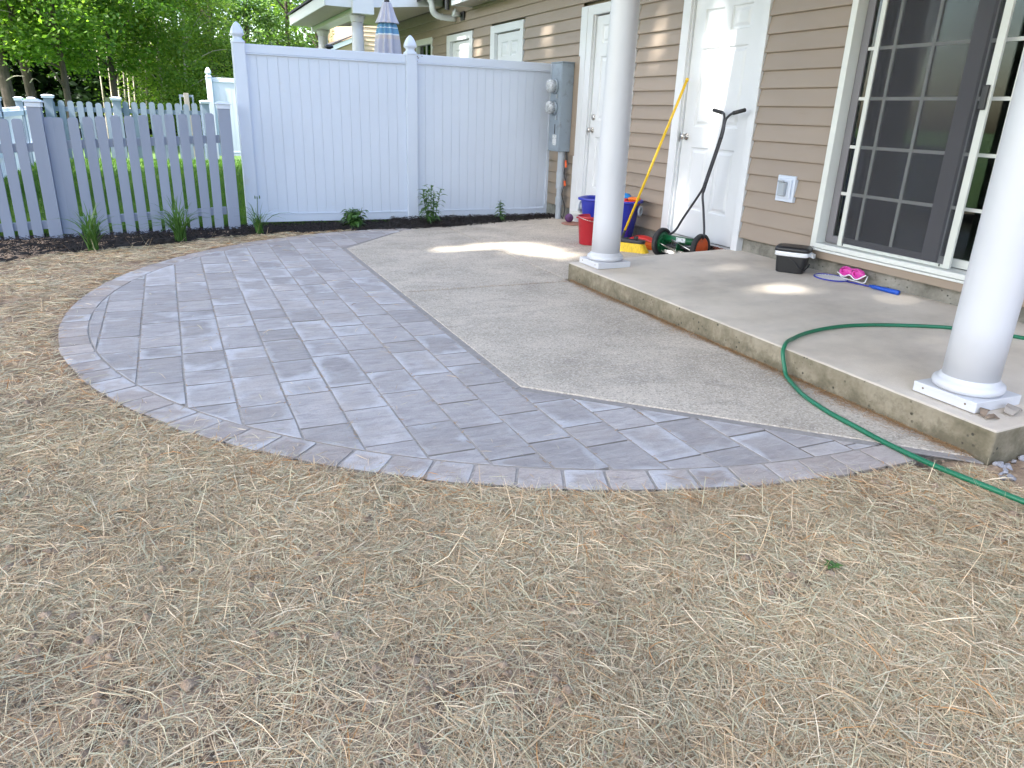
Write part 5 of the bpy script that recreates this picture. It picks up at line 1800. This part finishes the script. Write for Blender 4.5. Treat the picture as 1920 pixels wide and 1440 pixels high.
# orange grille toy and red cushion like toy
og = thing("toy_grille", (4.30, 6.25, 0), "ribbed orange plastic toy lying between broom and mower", "toy")
Mo = Matrix.Translation((4.28, 6.20, 0.0305)) @ Matrix.Rotation(rad(-62), 4, 'Z')
MB().box(-.17, .17, -.12, .12, .0, .035, Mo).build("base", ORANGE, og, bevel=.01)
for q in range(9):
    MB().box(-.165, .165, -.112 + q * .027, -.098 + q * .027, .035, .046, Mo).build("rib", ORANGE, og)
rd_ = thing("toy_boat", (4.38, 6.33, .03), "curved red plastic toy boat resting on the orange toy", "toy")
mb = MB()
Mr = Matrix.Translation((4.34, 6.28, .077)) @ Matrix.Rotation(rad(-62), 4, 'Z')
vs_, fs = [], []
for iu in range(13):
    for iv in range(7):
        u, v = -1 + iu / 6, -1 + iv / 3
        vs_.append(Mr @ Vector((.16 * u, .075 * v, .055 * (1 - u * u) * (1 - .5 * v * v) + .002)))
for iu in range(12):
    for iv in range(6):
        p = iu * 7 + iv
        fs.append((p, p + 7, p + 8, p + 1))
mb.add(vs_, fs)
so_ = mb.build("shell", REDTOY, rd_, smooth=True)
so_.modifiers.new("thick", 'SOLIDIFY').thickness = .006

# reel mower
mw = thing("reel_mower", (4.24, 5.52, .03), "green reel mower with orange wheels parked at the white door", "mower")
WL, WR = Vector((4.176, 5.725, .162)), Vector((4.31, 5.32, .162))
axd = (WR - WL).normalized()
Mq = axd.to_track_quat('Z', 'X').to_matrix()
for c_, sg in ((WL, 1), (WR, 1)):
    tyre = MB().lathe([(.100, -.022), (.124, -.024), (.132, -.016), (.1325, 0), (.132, .016), (.124, .024), (.100, .022), (.100, -.022)], c_, 44, Mq)
    w_ = tyre.build("wheel", BLACKR, mw, smooth=True, bevel=0)
    if c_ is WL:
        MB().lathe([(.0, -.018), (.100, -.018), (.101, .012), (.085, .020), (.05, .024), (.03, .034), (0, .034)], c_, 40, Mq).build("hub_cap", GREENM, w_, smooth=True)
    else:
        MB().lathe([(.0, -.016), (.1, -.016), (.101, .016), (.092, .022), (.086, .019), (.03, .021), (0, .022)], c_, 40, Mq).build("hub_cap", ORANGEW, w_, smooth=True)
        for q in range(12):
            a_ = q * math.pi / 6
            p_ = c_ + Mq @ Vector((.081 * math.cos(a_), .081 * math.sin(a_), .022))
            MB().lathe([(.006, -.002), (.005, .003), (0, .003)], p_, 8, Mq).build("rivet", ORANGEW, w_)
    for q in range(28):
        a_ = q * 2 * math.pi / 28
        p_ = c_ + Mq @ Vector((.1315 * math.cos(a_), .1315 * math.sin(a_), 0))
# main tube and reel
up_ = Vector((0, 0, 1))
MB().tube([WL + up_ * .045 + axd * .03, WR + up_ * .045 - axd * .03], .032, 20).build("cross_tube", GREENM, mw, smooth=True)
MB().box(-.05, .05, -.001, .001, -.02, .02, Matrix.Translation(WL.lerp(WR, .55) + Vector((-.0335, -.008, .052))) @ Matrix.Rotation(math.atan2(axd.y, axd.x), 4, 'Z')).build("decal", LABELW, mw)
rl = MB()
rl.tube([WL + axd * .03 - up_ * .02, WR - axd * .03 - up_ * .02], .012, 10)
rl.build("reel_shaft", DKSTEEL, mw)
for b_ in range(5):
    mb = MB()
    vs_ = []
    for q in range(15):
        u = q / 14
        a_ = b_ * 2 * math.pi / 5 + u * 1.6
        c_ = WL.lerp(WR, .08 + .84 * u) - up_ * .02
        ra = Mq @ Vector((math.cos(a_), math.sin(a_), 0))
        vs_ += [c_ + ra * .045, c_ + ra * .075]
    mb.add(vs_, [(2 * q, 2 * q + 1, 2 * q + 3, 2 * q + 2) for q in range(14)])
    o = mb.build("reel_blade", STEEL, mw)
    o.modifiers.new("thick", 'SOLIDIFY').thickness = .004
for f_ in (.12, .5, .88):
    c_ = WL.lerp(WR, f_) - up_ * .02
    MB().lathe([(.03, -.003), (.066, -.003), (.066, .003), (.03, .003)], c_, 20, Mq).build("reel_spider", GREENM, mw)
MB().tube([WL + axd * .03 + Vector((.09, .02, -.06)), WR - axd * .03 + Vector((.09, .02, -.06))], .03, 14).build("roller", BLACKR, mw, smooth=True)
MB().box(-.19, .19, -.012, .012, -.005, .005, Matrix.Translation(WL.lerp(WR, .5) + Vector((.03, 0, -.102))) @ Matrix.Rotation(math.atan2(axd.y, axd.x), 4, 'Z')).build("cutter_bar", DKSTEEL, mw)
for c_, s_ in ((WL, 1), (WR, -1)):
    MB().prism([(-.06, -.07), (.06, -.09), (.08, -.02), (.03, .09), (-.03, .09)], -.006, .006, Matrix.Translation(c_ + axd * .032 * s_) @ Mq.to_4x4()).build("side_plate", GREENM, mw, bevel=.002)


def hp(y, z, x=4.3): return Vector((x, y * x / 4.3, 1.25 + (z - 1.25) * x / 4.3))


J = [hp(5.371, .682, 4.345), hp(5.335, .771, 4.352)]
MB().tube(smooth_pts([WL + axd * .035 + Vector((.02, 0, .06)), hp(5.70, .27, 4.31), hp(5.60, .40, 4.32), hp(5.39, .66, 4.34), J[1]], 5), .0105, 12).build("handle_strut", DKSTEEL, mw, smooth=True)
MB().tube(smooth_pts([WR - axd * .035 + Vector((.02, 0, .06)), hp(5.277, .29, 4.31), hp(5.325, .5, 4.33), hp(5.362, .64, 4.345), J[1] + Vector((0, -.012, .01))], 5), .0105, 12).build("handle_strut", DKSTEEL, mw, smooth=True)
for dy, gr in ((.008, [hp(5.205, 1.26, 4.40), hp(5.21, 1.30, 4.405), hp(5.235, 1.32, 4.41), hp(5.343, 1.338, 4.42)]), (-.014, [hp(5.185, 1.25, 4.40), hp(5.165, 1.285, 4.405), hp(5.105, 1.318, 4.41), hp(4.975, 1.342, 4.42)])):
    d_ = Vector((0, dy, 0))
    MB().tube(smooth_pts([J[0] + d_ - Vector((0, .0, .03)), J[1] + d_, hp(5.219, 1.119, 4.385) + d_] + gr, 5), .0105, 12).build("handle_tube", DKSTEEL, mw, smooth=True)
    e0, e1 = gr[-2].lerp(gr[-1], .05), gr[-1] + (gr[-1] - gr[-2]).normalized() * .012
    MB().tube([e0, e1], .0165, 14).build("grip", BLACKR, mw, smooth=True, bevel=.003)
for (y, z, x) in ((5.335, .74, 4.335), (5.345, .70, 4.335), (5.219, 1.119, 4.365)):
    c_ = hp(y, z, x)
    MB().lathe([(.009, 0), (.010, .012), (.006, .02), (0, .021)], c_ + Vector((-.005, -.012, 0)), 10, Matrix.Rotation(rad(-90), 3, 'Y')).build("wing_bolt", DKSTEEL, mw)

# black bin with white liner
bn = thing("compost_bin", (4.30, 4.19, slab_z(4.3)), "small black lidded bin with white liner hanging out, by the siding", "bin")
zb0 = slab_z(4.25)
Bm = Matrix.Translation((4.315, 4.215, zb0)) @ Matrix.Rotation(math.atan2(-.815, .575), 4, 'Z')
rb = lambda w, d: [(w * (abs(math.cos(a_)) ** .35) * math.copysign(1, math.cos(a_)), d * (abs(math.sin(a_)) ** .35) * math.copysign(1, math.sin(a_))) for a_ in [2 * math.pi * q / 40 + .01 for q in range(40)]]


def loft(rings, mat, name, parent, smooth=True):
    mb = MB()
    vs_, fs = [], []
    n_ = len(rings[0][0])
    for poly, z in rings: vs_ += [Bm @ Vector((x, y, z)) for x, y in poly]
    for i_ in range(len(rings) - 1):
        for k_ in range(n_): fs.append((i_ * n_ + k_, i_ * n_ + (k_ + 1) % n_, (i_ + 1) * n_ + (k_ + 1) % n_, (i_ + 1) * n_ + k_))
    fs += [tuple(range(n_ - 1, -1, -1)), tuple((len(rings) - 1) * n_ + k_ for k_ in range(n_))]
    mb.add(vs_, fs)
    return mb.build(name, mat, parent, smooth=smooth)


loft([(rb(.098, .078), .0), (rb(.103, .082), .006), (rb(.118, .092), .158)], BLACKP, "body", bn, False)
loft([(rb(.121, .095), .128), (rb(.126, .10), .132), (rb(.124, .098), .150), (rb(.127, .101), .1615)], WHITEP, "liner", bn)
loft([(rb(.126, .10), .162), (rb(.130, .104), .164), (rb(.129, .103), .184), (rb(.120, .095), .197), (rb(.10, .078), .200)], BLACKP, "lid", bn)
mb = MB()
mb.add([Bm @ Vector(q) for q in [(.118, -.02, .165), (.15, -.035, .150), (.155, -.03, .122), (.122, -.012, .128), (.126, .03, .16), (.158, .035, .148), (.16, .03, .118), (.125, .03, .124)]], [(0, 1, 5, 4), (1, 2, 6, 5), (2, 3, 7, 6), (0, 3, 2, 1), (4, 5, 6, 7)])
mb.build("liner_fold", WHITEP, bn)
MB().tube([Bm @ Vector(q) for q in [(-.02, -.089, .125), (.03, -.094, .09), (.075, -.094, .045), (.108, -.07, .03), (.125, -.02, .05), (.125, .03, .065)]], .0055, 8).build("handle", BLACKP, bn, smooth=True)

# pink goggles
gg = thing("toy_goggles", (4.42, 3.75, .18), "pink swim goggles leaning against the foundation below the glass door", "goggles")
for yc in (3.805, 3.695):
    MB().tube([(4.44 + .022 * math.sin(t) * .3, yc + .048 * math.cos(t), .252 + .028 * math.sin(t)) for t in [2 * math.pi * q / 20 for q in range(21)]], .009, 8, False).build("lens_rim", PINK, gg, smooth=True)
    MB().lathe([(.044, 0), (.03, .004), (0, .006)], (4.445, yc, .252), 20, Matrix.Rotation(rad(-90), 3, 'Y') @ Matrix.Diagonal((.62, 1, 1))).build("lens", PINK, gg, smooth=True)
MB().tube([(4.437, 3.853, .262), (4.43, 3.80, .288), (4.43, 3.75, .278), (4.43, 3.70, .288), (4.437, 3.648, .266)], .006, 8).build("frame", PINK, gg, smooth=True)
MB().tube(smooth_pts([(4.43, 3.87, .235), (4.42, 3.80, .218), (4.42, 3.75, .238), (4.42, 3.69, .216), (4.43, 3.62, .26)], 4), .0045, 6).build("white_skirt", WHITEP, gg, smooth=True)
MB().tube(smooth_pts([(4.45, 3.86, .245), (4.47, 3.88, .215), (4.45, 3.83, .20), (4.46, 3.72, .195), (4.45, 3.64, .20), (4.46, 3.63, .25)], 4), .004, 6).build("strap", WHITEP, gg, smooth=True)

# badminton racket
rk = thing("badminton_racket", (4.42, 3.75, .18), "blue badminton racket lying on the slab below the pink goggles", "racket")
hc = Vector((4.40, 3.895)); ha = Vector((.06, -1)).normalized(); hs = Vector((ha.y, -ha.x))
zr = lambda x: slab_z(x) + .009
oval = []
for q in range(33):
    t = 2 * math.pi * q / 32
    p_ = hc + ha * (.13 * math.cos(t)) + hs * (.095 * math.sin(t))
    oval.append((p_.x, p_.y, zr(p_.x)))
MB().tube(oval, .005, 8, False).build("frame", BLUEP, rk, smooth=True)
st_ = MB()
for q in range(-6, 7):
    o1 = q / 7
    h_ = math.sqrt(1 - o1 * o1)
    p0, p1 = hc + ha * (.13 * o1) + hs * (.095 * h_), hc + ha * (.13 * o1) - hs * (.095 * h_)
    st_.tube([(p0.x, p0.y, zr(p0.x)), (p1.x, p1.y, zr(p1.x))], .0007, 4, False)
    p0, p1 = hc + hs * (.095 * o1) + ha * (.13 * h_), hc + hs * (.095 * o1) - ha * (.13 * h_)
    st_.tube([(p0.x, p0.y, zr(p0.x) + .001), (p1.x, p1.y, zr(p1.x) + .001)], .0007, 4, False)
st_.build("strings", WHITEP, rk)
A_ = hc + ha * .13; B_ = hc + ha * .33; C_ = hc + ha * .36; D_ = hc + ha * .56
MB().tube([(A_.x, A_.y, zr(A_.x)), (B_.x, B_.y, zr(B_.x) + .004)], .0045, 8).build("shaft", BLUEP, rk, smooth=True)
MB().tube([(p.x, p.y, zr(p.x) + .008) for p in (B_, C_, C_.lerp(D_, .5), D_.lerp(C_, .1), D_)], [.008, .014, .016, .0175, .017], 12).build("grip", RACKET, rk, smooth=True)

# garden hose
hz = lambda x: slab_z(x) + .0105
HP = [(4.46, 1.45), (4.36, 1.95), (4.20, 2.36), (4.03, 2.62), (3.92, 2.712), (3.792, 2.788), (3.652, 2.855), (3.493, 2.904), (3.314, 2.913), (3.137, 2.885), (3.0, 2.835)]
pts = [(x, y, hz(x)) for x, y in HP] + [(2.925, 2.795, .152), (2.868, 2.755, .142), (2.845, 2.735, .115), (2.835, 2.70, .055), (2.82, 2.66, .016), (2.758, 2.54, .011), (2.695, 2.403, .011), (2.648, 2.221, .011), (2.629, 2.056, .011), (2.612, 1.901, .011), (2.601, 1.763, .014), (2.592, 1.64, .020), (2.597, 1.528, .024), (2.612, 1.433, .024), (2.634, 1.312, .022), (2.70, 1.10, .016), (2.82, .80, .004), (2.95, .5, -.006)]
tag(MB().tube(smooth_pts(pts, 7), .0108, 14).build("garden_hose", HOSE, smooth=True), "green garden hose looping off the porch slab onto the straw", "hose")

# scraps by the near column
for i_, (x, y, ln, wd_, an, lab) in enumerate(((2.985, 1.735, .07, .035, .5, "curled brown bark scrap at the corner of the near plinth"), (2.975, 1.69, .055, .02, -.3, "thin brown sliver lying on the slab corner edge"), (3.12, 1.70, .10, .05, .25, "grey weathered wood scrap before the near column plinth"))):
    mb = MB()
    Mx = Matrix.Translation((x, y, slab_z(x) + .004)) @ Matrix.Rotation(an, 4, 'Z')
    n_ = 6
    vs_ = []
    for q in range(n_):
        u = q / (n_ - 1) - .5
        w = wd_ * (.5 + random.uniform(-.12, .12)) * (1 - abs(u) * .7)
        zc = .016 * (1 - 4 * u * u) * (1.2 if i_ != 1 else .3)
        vs_ += [Mx @ Vector((u * ln, -w, zc)), Mx @ Vector((u * ln, w, zc + random.uniform(0, .012)))]
    mb.add(vs_, [(2 * q, 2 * q + 1, 2 * q + 3, 2 * q + 2) for q in range(n_ - 1)])
    o = mb.build("wood_scrap", BARKSCRAP if i_ < 2 else OLDWOOD)
    o.modifiers.new("thick", 'SOLIDIFY').thickness = .004
    tag(o, lab, "debris")

# gravel by the slab corner
gb = MB().add([(2.80, 1.42, -.026), (2.84, 1.2, -.028), (3.2, .9, -.03), (4.6, .9, -.03), (4.6, 1.6, -.02), (2.86, 1.59, -.02)], [(0, 1, 2, 3, 4, 5)])
grav = tag(gb.build("gravel_bed", BED), kind="structure")
r = random.Random(4)


def stone_mesh(i_):
    rr = random.Random(i_)
    mb = MB()
    prof = []
    vs_, fs = [], []
    nlat, nlon = 5, 8
    sx, sy, sz = rr.uniform(.8, 1.3), rr.uniform(.6, 1.0), rr.uniform(.4, .7)
    for a_ in range(nlat + 1):
        ph = math.pi * a_ / nlat
        for b_ in range(nlon):
            th_ = 2 * math.pi * b_ / nlon
            k_ = rr.uniform(.78, 1.18)
            vs_.append((sx * k_ * math.sin(ph) * math.cos(th_), sy * k_ * math.sin(ph) * math.sin(th_), sz * k_ * math.cos(ph)))
    for a_ in range(nlat):
        for b_ in range(nlon): fs.append((a_ * nlon + b_, (a_ + 1) * nlon + b_, (a_ + 1) * nlon + (b_ + 1) % nlon, a_ * nlon + (b_ + 1) % nlon))
    return vs_, fs


protos = []
for i_ in range(7):
    v_, f_ = stone_mesh(i_)
    mb = MB(); mb.add(v_, f_)
    o = mb.build("stone", STONE, grav, loc=(0, 0, 0))
    protos.append(o)
k_ = 0
cnt = 0
while cnt < 230:
    x, y = r.uniform(2.80, 4.3), r.uniform(1.0, 1.585)
    if x + (y - 1.42) * .4 < 2.83 or y < 1.42 - (x - 2.80) * 1.1: continue
    o = protos[cnt] if cnt < 7 else copy_at(protos[cnt % 7], grav, (0, 0, 0))
    s_ = r.uniform(.010, .024)
    o.scale = (s_, s_, s_)
    o.location = (x, y, -.022 + r.uniform(0, .025))
    o.rotation_euler = (r.uniform(-.6, .6), r.uniform(-.6, .6), r.uniform(0, 6))
    cnt += 1

# ================================================================== BEYOND THE FENCE
um = thing("patio_umbrella", (2.62, 9.6, -.08), "closed patio umbrella with grey and blue cloth behind the white fence", "umbrella")
UX, UY = 2.62, 9.6
MB().tube([(UX, UY, -.08), (UX, UY, 2.56)], .022, 12).build("pole", OLDWOOD, um, smooth=True)
MB().lathe([(.24, 0), (.24, .05), (.10, .09), (.035, .11), (.033, .30), (0, .30)], (UX, UY, -.08), 28).build("base", BLACKP, um, smooth=True)


def pleat(prof, mat, name, par, amp=.16, nl=9):
    mb = MB()
    sg = 90
    vs_, fs = [], []
    for r_, z in prof:
        for q in range(sg):
            a_ = 2 * math.pi * q / sg
            k_ = r_ * (1 + amp * math.cos(nl * a_ + 1.1 * math.sin(3 * a_)) + .05 * math.sin(2 * a_ + z * 4))
            vs_.append((UX + k_ * math.cos(a_), UY + k_ * math.sin(a_), z))
    for i_ in range(len(prof) - 1):
        for q in range(sg): fs.append((i_ * sg + q, i_ * sg + (q + 1) % sg, (i_ + 1) * sg + (q + 1) % sg, (i_ + 1) * sg + q))
    mb.add(vs_, fs)
    return mb.build(name, mat, par, smooth=True)


cn = pleat([(.045, 2.455), (.07, 2.38), (.10, 2.29), (.125, 2.235), (.128, 2.225), (.09, 2.24)], LILAC, "top_tier", um, .12)
pleat([(.075, 2.25), (.10, 2.205), (.108, 2.18)], UMBBLUE, "blue_band", um)
pleat([(.108, 2.18), (.1085, 2.172)], UMBWHITE, "white_stripe", um)
pleat([(.1085, 2.172), (.122, 2.11)], UMBBLUE, "blue_band", um)
pleat([(.122, 2.11), (.124, 2.095)], UMBWHITE, "white_stripe", um)
pleat([(.124, 2.095), (.131, 2.05)], UMBTAN, "sand_stripe", um)
pleat([(.131, 2.05), (.145, 1.9), (.158, 1.65), (.15, 1.35), (.13, 1.2), (.05, 1.22)], LILAC, "canopy", um)
MB().lathe([(.02, 0), (.035, .02), (.02, .05), (0, .06)], (UX, UY, 2.45), 12).build("finial", BLACKP, um, smooth=True)
tc = thing("patio_torch", (2.02, 10.2, -.09), "black round cap of a slim torch just above the white fence", "torch")
MB().tube([(2.02, 10.2, -.1), (2.02, 10.2, 1.93)], .012, 8).build("pole", BLACKP, tc)
MB().lathe([(.02, 1.93), (.03, 1.945), (.055, 1.955), (.058, 1.965), (.045, 1.985), (.015, 1.995), (0, 1.996)], (2.02, 10.2, 0), 20).build("cap", BLACKP, tc, smooth=True)

print("pavers", N_PAV[0], "straw quads", N_STRAW, "objects", len(bpy.data.objects), "tris~", sum(sum(len(p.vertices) - 2 for p in o.data.polygons) for o in bpy.data.objects if o.type == 'MESH' and len(o.data.polygons) < 60000) + 2 * sum(len(o.data.polygons) for o in bpy.data.objects if o.type == 'MESH' and len(o.data.polygons) >= 60000))
